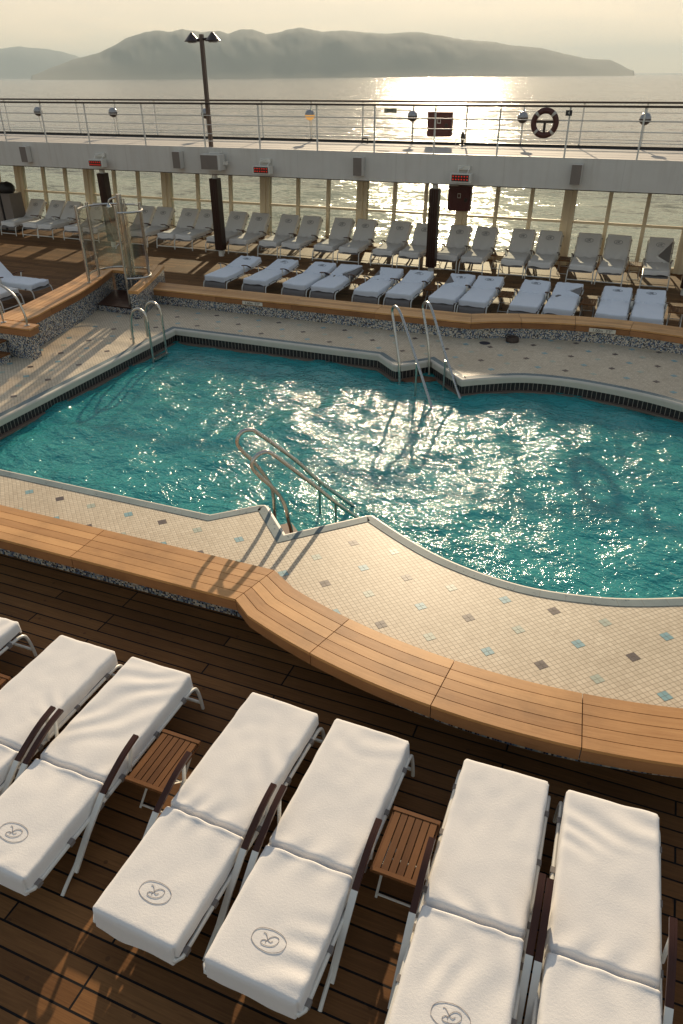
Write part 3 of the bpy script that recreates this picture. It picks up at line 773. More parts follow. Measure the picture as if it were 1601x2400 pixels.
def arc3(p0, p1, bulge, n=16):
    a, b = Vector(p0), Vector(p1); m = (a + b) / 2; nrm = Vector((-(b - a).y, (b - a).x)).normalized()
    return [tuple(a + (b - a) * t + nrm * bulge * 4 * t * (1 - t)) for t in [i / n for i in range(n + 1)]]
pa, pb, pc, pd = (Vector((posts[k][0] + 11.1, posts[k][1] - 14)) for k in 'abcd')
left_arc = arc3(pa, pb, 0.05, 6)[:-1] + arc3(pb, Vector((0.03, 0.48)), 0.20, 12)
right_arc = arc3(pc, pd, -0.30, 16)
back_arc = arc3(Vector((0.03, 0.48)), pd, 0.10, 8)
for zz in (2.40, 1.02):
    mb = MB(); mb.tube([(x, y, zz) for x, y in left_arc], 0.021, 8); mb.tube([(x, y, zz) for x, y in back_arc], 0.018, 8); mb.tube([(x, y, zz - 0.04) for x, y in right_arc], 0.021, 8); mb.build('ring_rail', MT['steel'], sh)
for A_ in (left_arc, right_arc):
    mb = MB(); n = len(A_); V = [(x, y, 1.04) for x, y in A_] + [(x, y, 2.36) for x, y in A_]
    mb.add(V, [(i, i + 1, n + i + 1, n + i) for i in range(n - 1)], None, 0, True); mb.build('screen', MT['acrylic'], sh)

# ------------------------------------------------------------------ pool ladders and handrails
def rail_thing(name, rails, label, supports=(), treads=()):
    o = empty(name, (*rails[0][0][:2], 0)); ox, oy = rails[0][0][:2]
    tag(o, label, 'handrail', 'steel rails round the pool')
    for P in rails:
        mb = MB(); mb.tube([(p.x - ox, p.y - oy, p.z) for p in smooth_path(P, 5)], 0.0245, 12); mb.build('rail', MT['steel'], o)
    for p in supports:
        mb = MB(); mb.tube([(p[0] - ox, p[1] - oy, p[3]), (p[0] - ox, p[1] - oy, p[2])], 0.018, 8); mb.build('support_post', MT['steel'], o)
    for t in treads:
        mb = MB(); mb.obox((t[0] - ox, t[1] - oy, t[2]), t[3], t[4], (0, 0, 0.015)); mb.build('tread', MT['steel'], o)
    return o
r1 = [(-3.42, 6.80, -0.5), (-3.43, 6.787, 0.0), (-3.45, 6.767, 0.187), (-3.484, 6.733, 0.451), (-3.572, 6.645, 0.686), (-3.671, 6.546, 0.863), (-3.739, 6.478, 1.026), (-3.704, 6.513, 1.138), (-3.633, 6.584, 1.179), (-3.565, 6.652, 1.142), (-3.373, 6.844, 0.863), (-3.17, 7.047, 0.558), (-3.007, 7.21, 0.301), (-2.795, 7.422, 0.0), (-2.45, 7.77, -0.5)]
r2 = [(-3.745, 6.98, -0.5), (-3.75, 6.974, 0.0), (-3.753, 6.971, 0.401), (-3.794, 6.93, 0.607), (-3.904, 6.82, 0.884), (-4.022, 6.702, 1.117), (-4.026, 6.698, 1.241), (-3.976, 6.748, 1.315), (-3.905, 6.819, 1.314), (-3.849, 6.875, 1.256), (-3.536, 7.188, 0.814), (-3.313, 7.411, 0.438), (-2.898, 7.826, -0.15), (-2.6, 8.12, -0.55)]
ladder = rail_thing('pool_handrail', [r1, r2], 'pair of looped steel handrails at the near steps into the pool',
                    [(-3.007, 7.21, 0.30, -0.6), (-3.313, 7.411, 0.44, -0.6)])
f1 = [(-3.77, 12.18, -0.5), (-3.777, 12.187, -0.018), (-3.80, 12.21, 0.35), (-3.904, 12.314, 0.722), (-4.0, 12.41, 1.05), (-4.044, 12.454, 1.192), (-4.03, 12.44, 1.28), (-3.964, 12.374, 1.331), (-3.838, 12.248, 1.283), (-3.61, 12.02, 0.991), (-2.932, 11.342, -0.006), (-2.6, 11.01, -0.5)]
f2 = [(-3.365, 12.745, -0.5), (-3.371, 12.75, -0.02), (-3.40, 12.78, 0.35), (-3.468, 12.847, 0.689), (-3.58, 12.96, 1.0), (-3.632, 13.011, 1.162), (-3.61, 12.99, 1.26), (-3.518, 12.897, 1.307), (-3.391, 12.77, 1.211), (-3.024, 12.403, 0.609), (-2.552, 11.931, -0.082), (-2.25, 11.63, -0.5)]
rail_thing('pool_handrail', [f1, f2], 'pair of looped steel handrails at the far steps, below the shaded bench',
           [(-3.339, 11.749, 0.557, -0.7), (-2.983, 12.362, 0.456, -0.7)])
h1 = [(-9.223, 11.65, 0.26), (-9.22, 11.65, 0.55), (-9.197, 11.65, 0.758), (-9.119, 11.65, 0.927), (-8.99, 11.65, 0.99), (-8.86, 11.65, 0.92), (-8.815, 11.65, 0.78), (-8.81, 11.65, 0.57), (-8.81, 11.65, -0.9)]
h2 = [(x + 0.02, 12.10, z + 0.02) for x, y, z in h1]
rail_thing('pool_ladder', [h1, h2], 'small steel ladder with two hoops at the far left pool corner', (),
           [(-8.79, 11.875, -0.02, (0.05, 0, 0), (0, 0.22, 0)), (-8.79, 11.875, -0.30, (0.05, 0, 0), (0, 0.22, 0)), (-8.79, 11.875, -0.58, (0.05, 0, 0), (0, 0.22, 0))])
# submerged steps in both notches
for my, lab in ((None, 'dark grated steps in the near pool notch under the looped handrails'), (1, 'dark grated steps in the far pool notch under the looped handrails')):
    base = empty('pool_steps', (0, 0, 0)); tag(base, lab, 'steps')
    for i in range(3):
        z = -0.005 - 0.26 * i
        q = [(-3.74, 6.83), (-3.33, 6.43), (-3.14, 6.63), (-3.55, 7.03)]
        s_ = 0.20 * i; q = [(x + s_, y + s_) for x, y in q]
        if my: q = [(x - 0.05, 19.21 - y) for x, y in q]; q.reverse()
        mb = MB(); V = [(x, y, z - 0.03) for x, y in q] + [(x, y, z) for x, y in q]
        mb.add(V, [(3, 2, 1, 0), (4, 5, 6, 7), (0, 1, 5, 4), (1, 2, 6, 5), (2, 3, 7, 6), (3, 0, 4, 7)], [[(q[j % 4][0] * 3, q[j % 4][1] * 3) for j in f] for f in [(3, 2, 1, 0), (4, 5, 6, 7), (0, 1, 5, 4), (1, 2, 6, 5), (2, 3, 7, 6), (3, 0, 4, 7)]])
        mb.build('tread', MT['cab'] if i == 0 else MT['stripe'], base)
# deck drain and dark fixture on the tiles below the far bench
mb = MB(); mb.lathe((0, 0, 0), [(0.001, 0.006), (0.09, 0.006), (0.11, 0.0)], 20); o = mb.build('floor_drain', MT['stripe']); o.location = (-2.65, 14.20, ZT + 0.002); tag(o, 'round dark drain cover on the tiles below the far bench', 'drain')
mb = MB(); mb.lathe((0, 0, 0), [(0.13, 0), (0.13, 0.07), (0.12, 0.09), (0.001, 0.09)], 20); o = mb.build('vent_cap', MT['handrail']); o.location = (-2.16, 14.50, ZT + 0.001); tag(o, 'squat dark metal cap on tiles against the far mosaic wall', 'cap')

# ------------------------------------------------------------------ lettering
def text_part(txt, size, parent, loc, rot, name='lettering', mat='ink', extrude=0.0015):
    cu = bpy.data.curves.new(name, 'FONT'); cu.body = txt; cu.size = size; cu.extrude = extrude; cu.align_x = 'CENTER'; cu.align_y = 'CENTER'; cu.resolution_u = 3
    t = bpy.data.objects.new('tmp_text', cu); COL.objects.link(t)
    dg = bpy.context.evaluated_depsgraph_get(); me = bpy.data.meshes.new_from_object(t.evaluated_get(dg)); bpy.data.objects.remove(t)
    me.materials.clear(); me.materials.append(MT[mat]); me.name = name
    o = obj(name, me, parent); o.location = loc; o.rotation_euler = rot; return o
for txt, x, y, zz, ang, lab in (('1.60m  5\'3"', -7.915, 14.30, 0.525, 0.0, 'cream depth sign reading 1.60m on the straight part of the shaded bench'),
                                ('1.00m  3\'3"', -0.505, 14.945, 0.525, 0.02, 'cream depth sign reading 1.00m on the curved part of the shaded bench')):
    mb = MB(); mb.box(-0.25, 0.25, -0.012, 0.0, -0.038, 0.038); e = mb.build('depth_sign', MT['sign']); e.location = (x, y, zz); e.rotation_euler = (0, 0, ang)
    tag(e, lab, 'sign'); text_part(txt, 0.082, e, (0, -0.0145, -0.002), (R(90), 0, 0))

# ------------------------------------------------------------------ far promenade deck and glazed screen
ud = MB()
ud.box(-44, 10, 20.5, 23.5, 2.70, 3.08); ud.box(-44, 10, 23.5, 25.1, 2.45, 2.78)  # second box: unseen outboard overhang added to trim the sun patch
deck_up = struct(ud.build('upper_deck', MT['deckpaint']))
mb = MB(); mb.box(-44, 10, 20.44, 20.497, 2.376, 3.086); mb.build('fascia', MT['white'], deck_up)
mb = MB(); mb.box(-44, 10, 20.45, 20.50, 2.355, 2.373); mb.build('fascia_trim', MT['handrail'], deck_up)
mb = MB(); mb.box(-44, 10, 23.37, 23.47, 3.083, 3.155); mb.build('coaming', MT['black'], deck_up)  # black colour stands for the shade on its backlit face

def railing(name, y, posts, z0, ztop, wires, label, hand_r, mat_hand):
    o = empty(name, (0, y, z0)); tag(o, label, 'railing', 'promenade railings')
    for x in posts:
        mb = MB(); mb.box(x - 0.02, x + 0.02, -0.012, 0.012, 0, ztop - z0); mb.build('post', MT['frame'], o)
    mb = MB(); mb.sweep([(-44, 0, ztop - z0), (10, 0, ztop - z0)], RECT(hand_r * 1.4, hand_r), 0, False); mb.build('handrail', MT[mat_hand], o)
    for z in wires:
        mb = MB(); mb.tube([(-44, 0.0, z - z0), (10, 0.0, z - z0)], 0.011, 6); mb.build('rail', MT['frame'], o)
    return o
near_posts = [-30.1, -28.4, -26.7, -25.0, -23.3, -21.68, -20.0, -18.345, -16.668, -14.596, -12.53, -10.736, -8.958, -7.294, -5.645, -3.989, -2.317, -0.621, 1.05, 2.75, 4.4, 6.1]
railing('railing', 20.47, near_posts, 3.086, 4.195, (3.90, 3.665, 3.435, 3.245), 'white inboard promenade railing above the fascia with dark handrail', 0.05, 'handrail')
far_posts = [-22.595 - 1.61 * k for k in range(7, 0, -1)] + [-22.595, -20.981, -19.391, -17.774, -16.172, -14.14, -12.147, -10.434, -8.726, -7.135, -5.523, -3.912, -2.299, -0.677, 0.93, 2.54, 4.15, 5.8]
railing('railing', 23.42, far_posts, 3.155, 4.19, (3.955, 3.74, 3.50, 3.30), 'white outboard promenade railing against the sea with dark handrail', 0.05, 'handrail')

# globe lamps on the outboard railing
lamp_x = [(-21.071, 'above the leftmost window column, far left end'), (-17.837, 'second from the left'), (-14.184, 'half hidden behind the twin lamp post'),
          (-10.459, 'glowing orange, right of the twin lamp post'), (-7.142, 'just left of the red hose cabinet'), (-3.914, 'just left of the lifebuoy'), (-0.682, 'farthest right, beyond the lifebuoy')]
for i, (x, where) in enumerate(lamp_x):
    o = empty('rail_lamp', (x, 23.36, 3.155)); tag(o, 'round grey bulkhead lamp on the outboard rail, ' + where, 'lamp', 'round lamps on the outboard railing')
    mb = MB(); mb.lathe((0, 0, 0.66), [(0.001, -0.15)] + [(0.15 * math.sin(t), -0.15 * math.cos(t)) for t in np.linspace(0.3, math.pi - 0.3, 10)] + [(0.001, 0.15)], 18); mb.build('globe', MT['lampglass'], o)
    mb = MB(); mb.lathe((0, 0, 0.66), [(0.153 * math.cos(t), -0.151 * math.sin(t)) for t in np.linspace(0, 1.4, 7)], 18); mb.build('lower_shield', MT['lit'] if i == 3 else MT['handrail'], o)
    mb = MB(); mb.tube([(0, 0.02, 0), (0, 0.0, 0.57)], 0.018, 8); mb.build('stem', MT['frame'], o)

# twin lamp post
o = empty('lamp_post', (-12.415, 20.60, 3.083)); tag(o, 'tall brown twin lamp post with two cone shades on the promenade', 'lamp post')
mb = MB(); mb.box(-0.048, 0.048, -0.048, 0.048, 0, 2.76); mb.build('pole', MT['pole'], o)
mb = MB(); mb.tube([(-0.34, 0, 2.62), (0.30, 0, 2.66)], 0.032, 10); mb.build('cross_arm', MT['handrail'], o)
for x, z in ((-0.31, 2.64), (0.35, 2.64)):
    mb = MB(); mb.lathe((x, 0, z), [(0.02, 0.17), (0.05, 0.14), (0.20, -0.02), (0.215, -0.03), (0.205, -0.045), (0.03, -0.03)], 20); mb.build('shade', MT['handrail'], o)
    mb = MB(); mb.lathe((x, 0, z - 0.06), [(0.001, -0.02), (0.12, -0.01), (0.13, 0.02)], 16); mb.build('diffuser', MT['lampglass'], o)

# fascia loudspeakers, big speaker and heaters
for x, w_ in ((-19.15, 'leftmost one'), (-13.40, 'just left of the large grey box'), (-7.66, 'between the two glowing heaters'), (-1.93, 'rightmost, alone at the right end')):
    o = empty('wall_speaker', (x, 20.42, 2.735)); tag(o, 'tall slim wall speaker on the white fascia, ' + w_, 'speaker', 'slim speakers on the fascia')
    mb = MB(); mb.box(-0.15, 0.11, -0.20, 0.0, -0.23, 0.23); mb.build('cabinet', MT['white'], o)
    mb = MB(); mb.box(-0.14, 0.10, -0.215, -0.203, -0.22, 0.22); mb.build('grille', MT['box_brown'], o)
o = empty('stage_speaker', (-12.15, 20.40, 2.73)); tag(o, 'wide grey speaker box bracketed on fascia under the lamp post', 'speaker')
mb = MB(); mb.box(-0.35, 0.30, -0.34, -0.04, -0.21, 0.20); mb.build('cabinet', MT['white'], o)
mb = MB(); mb.box(-0.33, 0.22, -0.355, -0.343, -0.19, 0.18); mb.build('grille', MT['box_brown'], o)
mb = MB(); mb.box(0.30, 0.42, -0.15, -0.08, -0.08, 0.02); mb.tube([(-0.1, -0.2, 0.20), (-0.1, -0.2, 0.24), (0.2, -0.2, 0.24), (0.2, -0.02, 0.24)], 0.015, 6); mb.build('bracket', MT['frame'], o)
for x, lab in ((-16.30, 'left glowing heater on the fascia above the left brown pillar'), (-10.56, 'middle glowing heater on the fascia, right of large speaker box'), (-4.80, 'right glowing heater on the fascia above the lower red cabinet')):
    o = empty('patio_heater', (x, 20.40, 2.60)); tag(o, lab, 'heater', 'red infrared heaters on the fascia')
    mb = MB(); mb.box(-0.27, 0.27, -0.30, -0.08, -0.13, 0.075); mb.build('housing', MT['frame'], o)
    mb = MB(); mb.box(-0.225, 0.225, -0.312, -0.3015, -0.105, 0.05); mb.build('reflector', MT['black'], o)
    mb = MB()
    for j in range(2):
        for k in range(6): mb.lathe((-0.185 + 0.074 * k, -0.314, -0.062 + 0.072 * j), [(0.001, -0.014), (0.012, -0.009), (0.0165, 0.0), (0.0165, 0.003)], 10, axis='y')
    mb.build('glow_elements', MT['heater'], o)
    mb = MB(); mb.tube([(-0.1, -0.19, 0.07), (-0.1, -0.14, 0.18), (0.02, -0.03, 0.22)], 0.014, 6); mb.tube([(0.15, -0.19, 0.07), (0.15, -0.02, 0.16)], 0.014, 6); mb.box(-0.15, 0.18, -0.03, 0.03, 0.14, 0.24); mb.build('bracket', MT['frame'], o)

# red hose cabinets
def cabinet(x, y, z, w, hh, lab):
    o = empty('hose_cabinet', (x, y, z)); tag(o, lab, 'cabinet', 'dark red hose cabinets')
    mb = MB(); mb.box(-w / 2, w / 2, -0.10, 0.10, -hh / 2, hh / 2); mb.build('body', MT['red_box'], o)
    mb = MB(); mb.box(-w / 2 + 0.03, w / 2 - 0.03, -0.112, -0.1015, -hh / 2 + 0.03, hh / 2 - 0.03); mb.box(-w / 2 - 0.02, w / 2 + 0.02, -0.115, 0.10, hh / 2 + 0.001, hh / 2 + 0.02); mb.build('door', MT['red_box'], o)
    mb = MB(); mb.lathe((w * 0.3, -0.118, -0.02), [(0.001, -0.02), (0.05, -0.02), (0.055, 0.0), (0.055, 0.004)], 16, axis='y'); mb.build('latch', MT['handrail'], o)
    mb = MB(); mb.box(-0.055, 0.045, -0.117, -0.1135, 0.03, 0.16); mb.build('label_plate', MT['sign'], o)
    mb = MB(); mb.box(-0.04, 0.03, -0.120, -0.118, 0.05, 0.14); mb.build('hose_pictogram', MT['red_box'], o)
    return o
cabinet(-6.26, 23.25, 3.615, 0.72, 0.62, 'dark red fire hose cabinet up on the promenade railing')
cabinet(-5.42, 22.85, 1.70, 0.68, 0.66, 'dark red fire hose cabinet lower down, hung on a window column')
mb = MB(); mb.tube([(0.36, 0.0, -0.30), (0.50, 0, -0.31), (0.50, 0, -0.52)], 0.012, 6); 
o = mb.build('drain_pipe', MT['frame']); o.location = (-6.26, 23.25, 3.615); tag(o, 'thin bent pipe beside the upper red cabinet', 'pipe')
o = empty('fire_hydrant', (-5.55, 23.2, 3.083)); tag(o, 'small dark hydrant valve standing on the promenade deck', 'hydrant')
mb = MB(); mb.lathe((0, 0, 0), [(0.09, 0), (0.09, 0.02), (0.04, 0.03), (0.045, 0.14), (0.075, 0.17), (0.06, 0.28), (0.03, 0.32), (0.03, 0.35), (0.001, 0.36)], 14); mb.build('body', MT['handrail'], o)
mb = MB(); mb.lathe((0, 0, 0.36), [(0.05, -0.01), (0.062, 0.0), (0.05, 0.012), (0.001, 0.012)], 12); mb.build('hand_wheel', MT['handrail'], o)
mb = MB(); mb.tube([(0.0, -0.02, 0.22), (0.0, -0.11, 0.2)], 0.03, 10); mb.build('outlet', MT['handrail'], o)
o = empty('deck_valve', (-8.58, 23.2, 3.083)); tag(o, 'low dark pipe valve on the promenade deck left of hose cabinet', 'valve')
mb = MB(); mb.tube([(-0.08, 0, 0), (-0.08, 0, 0.12), (0.1, 0, 0.12), (0.1, 0, 0)], 0.025, 8); mb.build('pipe', MT['handrail'], o)
mb = MB(); mb.lathe((0.02, 0, 0.19), [(0.06, -0.01), (0.07, 0), (0.06, 0.01), (0.001, 0.01)], 12); mb.tube([(0.02, 0, 0.12), (0.02, 0, 0.19)], 0.012, 6); mb.build('hand_wheel', MT['handrail'], o)
mb = MB(); mb.box(-0.19, 0.19, -0.012, 0.0, -0.058, 0.058); o = mb.build('exit_sign', MT['green']); o.location = (-7.82, 23.34, 3.95); tag(o, 'small dull green EXIT sign on the outboard railing', 'sign'); text_part('EXIT', 0.10, o, (0, -0.0145, 0), (R(90), 0, 0))
mb = MB(); mb.box(-0.075, 0.075, -0.01, 0.0, -0.06, 0.06); o = mb.build('number_sign', MT['ink']); o.location = (-2.335, 20.40, 4.055); tag(o, 'tiny black square number sign on a rail post beside the lifebuoy', 'sign'); text_part('4', 0.10, o, (0, -0.0125, 0), (R(90), 0, 0), mat='sign')
# lifebuoy
o = empty('lifebuoy', (-2.875, 20.40, 3.835)); tag(o, 'dark red lifebuoy with pale bands hung on the inboard railing', 'lifebuoy')
mb = MB(); n = 36; Rr, rr = 0.268, 0.068
V = []; F = []; mi = []
for i in range(n):
    a = 2 * math.pi * i / n
    for j in range(12):
        b = 2 * math.pi * j / 12; q = Rr + rr * math.cos(b); V.append((q * math.cos(a), rr * math.sin(b) * 0.9, q * math.sin(a)))
for i in range(n):
    for j in range(12):
        F.append((i * 12 + j, i * 12 + (j + 1) % 12, ((i + 1) % n) * 12 + (j + 1) % 12, ((i + 1) % n) * 12 + j))
mb.add(V, F, None, 0, True); mb.build('ring', MT['ring'], o)
mb = MB()
for a0 in (45, 135, 225, 315):
    V = []; F = []
    for i in range(4):
        a = R(a0 - 6 + 4 * i)
        for j in range(12):
            b = 2 * math.pi * j / 12; q = Rr + (rr + 0.003) * math.cos(b); V.append((q * math.cos(a), (rr * 0.9 + 0.003) * math.sin(b), q * math.sin(a)))
    for i in range(3):
        for j in range(12): F.append((i * 12 + j, i * 12 + (j + 1) % 12, (i + 1) * 12 + (j + 1) % 12, (i + 1) * 12 + j))
    mb.add(V, F, None, 0, True)
mb.build('bands', MT['ringw'], o)
mb = MB(); mb.box(-0.24, 0.24, 0.0, 0.03, 0.0, 0.06); mb.box(-0.03, 0.03, 0.0, 0.03, -0.24, 0.0); mb.build('bracket', MT['handrail'], o)

# glazed screen along the ship's side
def wy(z): return 23.30 + 0.11 * (z - 2.06)
gw = empty('window_wall', (0, 0, 0)); tag(gw, 'outward leaning glazed screen with cream columns behind the upright loungers', 'window wall')
cols = [-32.0, -28.8, -25.6, -22.45, -19.25, -15.93, -12.08, -8.65, -5.42, -2.30, 0.98, 4.2]
mull = [-24.5, -23.5, -21.32, -20.31, -18.14, -17.12, -14.68, -13.40, -10.89, -9.82, -7.58, -6.57, -4.39, -3.38, -1.205, -0.195, 2.05, 3.1]
def lean_box(mb, x0, x1, z0, z1, d0, d1):
    V = [(x, wy(z) + d, z) for z in (z0, z1) for d in (d0, d1) for x in (x0, x1)]
    mb.add(V, [(0, 2, 3, 1), (4, 5, 7, 6), (0, 1, 5, 4), (2, 6, 7, 3), (0, 4, 6, 2), (1, 3, 7, 5)])
for x in cols:
    mb = MB(); lean_box(mb, x - 0.17, x + 0.17, 0.0, 2.72, -0.09, 0.12); lean_box(mb, x - 0.045, x + 0.045, 0.0, 2.70, -0.125, -0.092); mb.build('column', MT['cream'], gw)
for x in mull:
    mb = MB(); lean_box(mb, x - 0.052, x + 0.052, 0.05, 2.72, -0.05, 0.06); mb.build('mullion', MT['cream'], gw)
for z0, z1 in ((0.0, 0.13), (1.15, 1.215), (2.55, 2.71)):
    mb = MB(); lean_box(mb, -33, 5, z0, z1, -0.032, 0.04); mb.build('transom', MT['cream'], gw)
xs = sorted([(x, 0.17) for x in cols] + [(x, 0.052) for x in mull])
for (xa, wa), (xb, wb) in zip(xs[:-1], xs[1:]):
    if xb < -24 or xa > 2.1: continue
    for z0, z1 in ((0.135, 1.145), (1.22, 2.545)):
        mb = MB(); mb.add([(xa + wa, wy(z0), z0), (xb - wb, wy(z0), z0), (xb - wb, wy(z1), z1), (xa + wa, wy(z1), z1)], [(0, 1, 2, 3)]); mb.build('pane', MT['window'], gw)

# dark clad pillars
for x, lab in ((-16.50, 'dark brown clad pillar behind the shower screens'), (-12.40, 'dark brown clad pillar below the twin lamp post'), (-5.585, 'dark brown clad pillar in the middle, left of lower red cabinet'), (1.10, 'dark brown clad pillar cut by the right edge')):
    o = empty('pillar', (x, 20.62, 0)); tag(o, lab, 'pillar', 'dark clad pillars under the promenade')
    mb = MB(); mb.tube([(0, 0, 0), (0, 0, 2.70)], 0.085, 16); mb.build('core', MT['frame'], o)
    mb = MB(); mb.box(-0.128, 0.128, -0.128, 0.128, 0.19, 2.24); mb.build('cladding', MT['post_wood'], o)
    mb = MB()
    for k in range(4): mb.box(-0.12 + 0.061 * k, -0.12 + 0.061 * k + 0.055, -0.139, -0.1295, 0.20, 2.23)
    mb.build('cladding_slats', MT['post_wood'], o)

# cabinet with a black cover at the far left
o = empty('bar_cabinet', (-22.0, 21.7, 0)); tag(o, 'brown two part cabinet at the left edge beside the first upright lounger', 'cabinet')
for x0, x1 in ((-0.95, -0.10), (0.02, 0.42)):
    mb = MB(); mb.box(x0, x1, -0.05, 0.55, 0.05, 1.28); mb.build('cupboard', MT['box_brown'], o)
mb = MB(); mb.box(-0.9, 0.4, 0.0, 0.5, 0.0, 0.049); mb.box(-0.099, 0.019, 0.0, 0.5, 0.05, 1.25); mb.build('plinth', MT['black'], o)
mb = MB(); mb.lathe((0, 0, 0), [(0.30, 0.0), (0.36, 0.08), (0.36, 0.20), (0.27, 0.31), (0.12, 0.345), (0.001, 0.35)], 18)
mb.v = [(x * (1 + 0.06 * noise.noise((x * 6, y * 6, z * 6))), y * 0.75, z * (1 + 0.12 * noise.noise((x * 5, y * 5, 3)))) for x, y, z in mb.v]
o = mb.build('black_cover', MT['black']); o.location = (-21.95, 21.92, 1.282); tag(o, 'rounded black cloth cover lying on the brown cabinet at left edge', 'cover')

# ------------------------------------------------------------------ loungers
HW, Y0, Y1, TOP, HINGE = 0.315, 0.02, 2.05, 0.452, 0.855
def cover_mesh(name, ang, seed, mat, res=1.0, wr=1.0, slip=None, drop=0.085, end_drop=0.10):
    r = 0.027; na = int(22 * res); nb = int(58 * res)
    q = r * math.pi / 2
    A_ = [-(HW - r + q + drop * t) for t in (1.0, 0.6, 0.25)] + [-(HW - r + q * t) for t in (0.8, 0.4)]
    A = A_ + list(np.linspace(-(HW - r), HW - r, na)) + [-a for a in reversed(A_)]
    b0 = [Y0 + r - (q + end_drop * t) for t in (1.0, 0.6, 0.25)] + [Y0 + r - q * t for t in (0.8, 0.4)]
    b1 = [Y1 - r + q * t for t in (0.4, 0.8)] + [Y1 - r + q + end_drop * 0.8 * t for t in (0.25, 0.6, 1.0)]
    mid = sorted(set(list(np.linspace(Y0 + r, Y1 - r, nb)) + [HINGE + d for d in (-0.05, -0.03, -0.018, -0.009, 0, 0.009, 0.018, 0.03, 0.05)]))
    B = b0 + mid + b1
    def edge(d):
        if d <= 0: return 0.0, 0.0
        if d < q: t = d / r; return r * math.sin(t), r * (1 - math.cos(t))
        return r + 0.05 * (d - q), r + (d - q)
    V = []; nA = len(A)
    for b in B:
        db = max(Y0 + r - b, b - (Y1 - r)); oy, zy = edge(db)
        yy = b if db <= 0 else ((Y0 + r - oy) if b < 1 else (Y1 - r + oy))
        for a in A:
            da = abs(a) - (HW - r); sg = 1 if a > 0 else -1
            hem = 1 + 0.30 * noise.noise((b * 2.7, sg * 3.1 + seed, 0.7)) + (0.12 * math.exp(-((b - Y0) / 0.08) ** 2) if da > 0 else 0)
            hemb = 1 + 0.32 * noise.noise((a * 4.3, seed * 1.7, 5.1 + (3 if b > 1 else 0)))
            ox, zx = edge(da)
            if zx > r: zx = r + (zx - r) * hem
            zyy = zy if zy <= r else r + (zy - r) * hemb
            x = a if da <= 0 else sg * (HW - r + ox)
            z = TOP - max(zx, zyy)
            yy2 = yy
            if da > 0 and db > 0:              # soft gathered corner
                kk = 0.022 * min(1, da / q) * min(1, db / q)
                x -= sg * kk; yy2 = yy + (-kk if b > 1 else kk)
            # crease where backrest and seat meet
            t = yy - HINGE
            cr = math.exp(-(t / 0.016) ** 2)
            if da <= q: z -= 0.045 * cr * (1 if da <= 0 else 0.6)
            z += 0.010 * math.exp(-((t + 0.034) / 0.018) ** 2) * (0.6 + 0.8 * noise.noise((x * 6, seed, 0)))
            x -= sg * 0.014 * cr * (1 if da > 0 else 0)
            # soft wrinkles
            w = 0.0075 * noise.noise((x * 3.1, yy * 2.3, seed)) + 0.0030 * noise.noise((x * 9, yy * 7, seed + 9))
            m_ = max(0, noise.noise((x * 1.6, yy * 1.3, seed + 20)))
            ph = noise.noise((x * 2, yy * 2, seed + 31)) * 3
            w += 0.009 * m_ * math.sin(34 * (x * math.cos(seed * 2.1) + yy * math.sin(seed * 2.1)) + ph * 2)
            w += 0.006 * math.exp(-((yy - HINGE) / 0.14) ** 2) * math.sin(x * 26 + ph * 2)
            z += w * wr * (1 if da <= 0 else 0.5)
            if da > 0: x += sg * wr * 0.006 * noise.noise((yy * 8, z * 8, seed + 4 + sg))
            if slip:
                s_side, v0, v1, amt = slip
                if sg == s_side or abs(a) < 0.1:
                    u = (yy - v0) / (v1 - v0)
                    bu = max(0.0, min(u / 0.74, (1 - u) / 0.26)) if 0 < u < 1 else 0
                    k = max(0, (a * s_side + 0.1) / (HW + 0.1))
                    x -= s_side * amt * bu * min(1.15, k)
                    if da > 0: z += (TOP - z) * 0.75 * bu
                    z += bu * k * (0.016 + 0.018 * math.sin(30 * a + ph * 3))
            if yy < HINGE and ang:
                dy, dz = yy2 - HINGE, z - 0.34; c_, s_ = math.cos(ang), math.sin(ang)
                yy2, z = HINGE + dy * c_ + dz * s_ * 1.0, 0.34 - dy * s_ + dz * c_
                if z < 0.36 and yy2 > HINGE: pass
            V.append((x, yy2, z))
    F = [(j * nA + i, j * nA + i + 1, (j + 1) * nA + i + 1, (j + 1) * nA + i) for j in range(len(B) - 1) for i in range(nA - 1)]
    mb = MB(); mb.add(V, F, None, 0, True)
    me = mb.mesh(name, mat, 75)
    def topz(px, py):
        best = None
        i = min(range(nA), key=lambda k_: abs(A[k_] - px)); j = min(range(len(B)), key=lambda k_: abs(B[k_] - py))
        return V[j * nA + i]
    return me, topz
EM_A = [(-0.058, 0.281), (-0.052, 0.286), (-0.040, 0.281), (-0.027, 0.267), (-0.014, 0.252), (-0.002, 0.246), (0.006, 0.246), (0.017, 0.256)]
EM_B = [(-0.022, 0.230), (-0.023, 0.241), (-0.024, 0.246), (-0.035, 0.247), (-0.045, 0.241), (-0.051, 0.232), (-0.050, 0.225), (-0.041, 0.219), (-0.022, 0.217), (0.0, 0.219), (0.022, 0.226), (0.037, 0.238), (0.047, 0.252), (0.050, 0.264), (0.048, 0.274), (0.041, 0.283), (0.027, 0.287), (0.011, 0.284), (-0.002, 0.275), (-0.012, 0.264), (-0.016, 0.253), (-0.022, 0.244)]
EM_C = [(-0.113, 0.224), (-0.117, 0.253), (-0.109, 0.281), (-0.084, 0.303), (-0.051, 0.313), (-0.009, 0.318), (0.037, 0.313), (0.074, 0.298), (0.097, 0.275), (0.100, 0.249), (0.090, 0.223), (0.065, 0.203), (0.027, 0.188), (-0.015, 0.186), (-0.062, 0.193), (-0.093, 0.207), (-0.113, 0.224)]
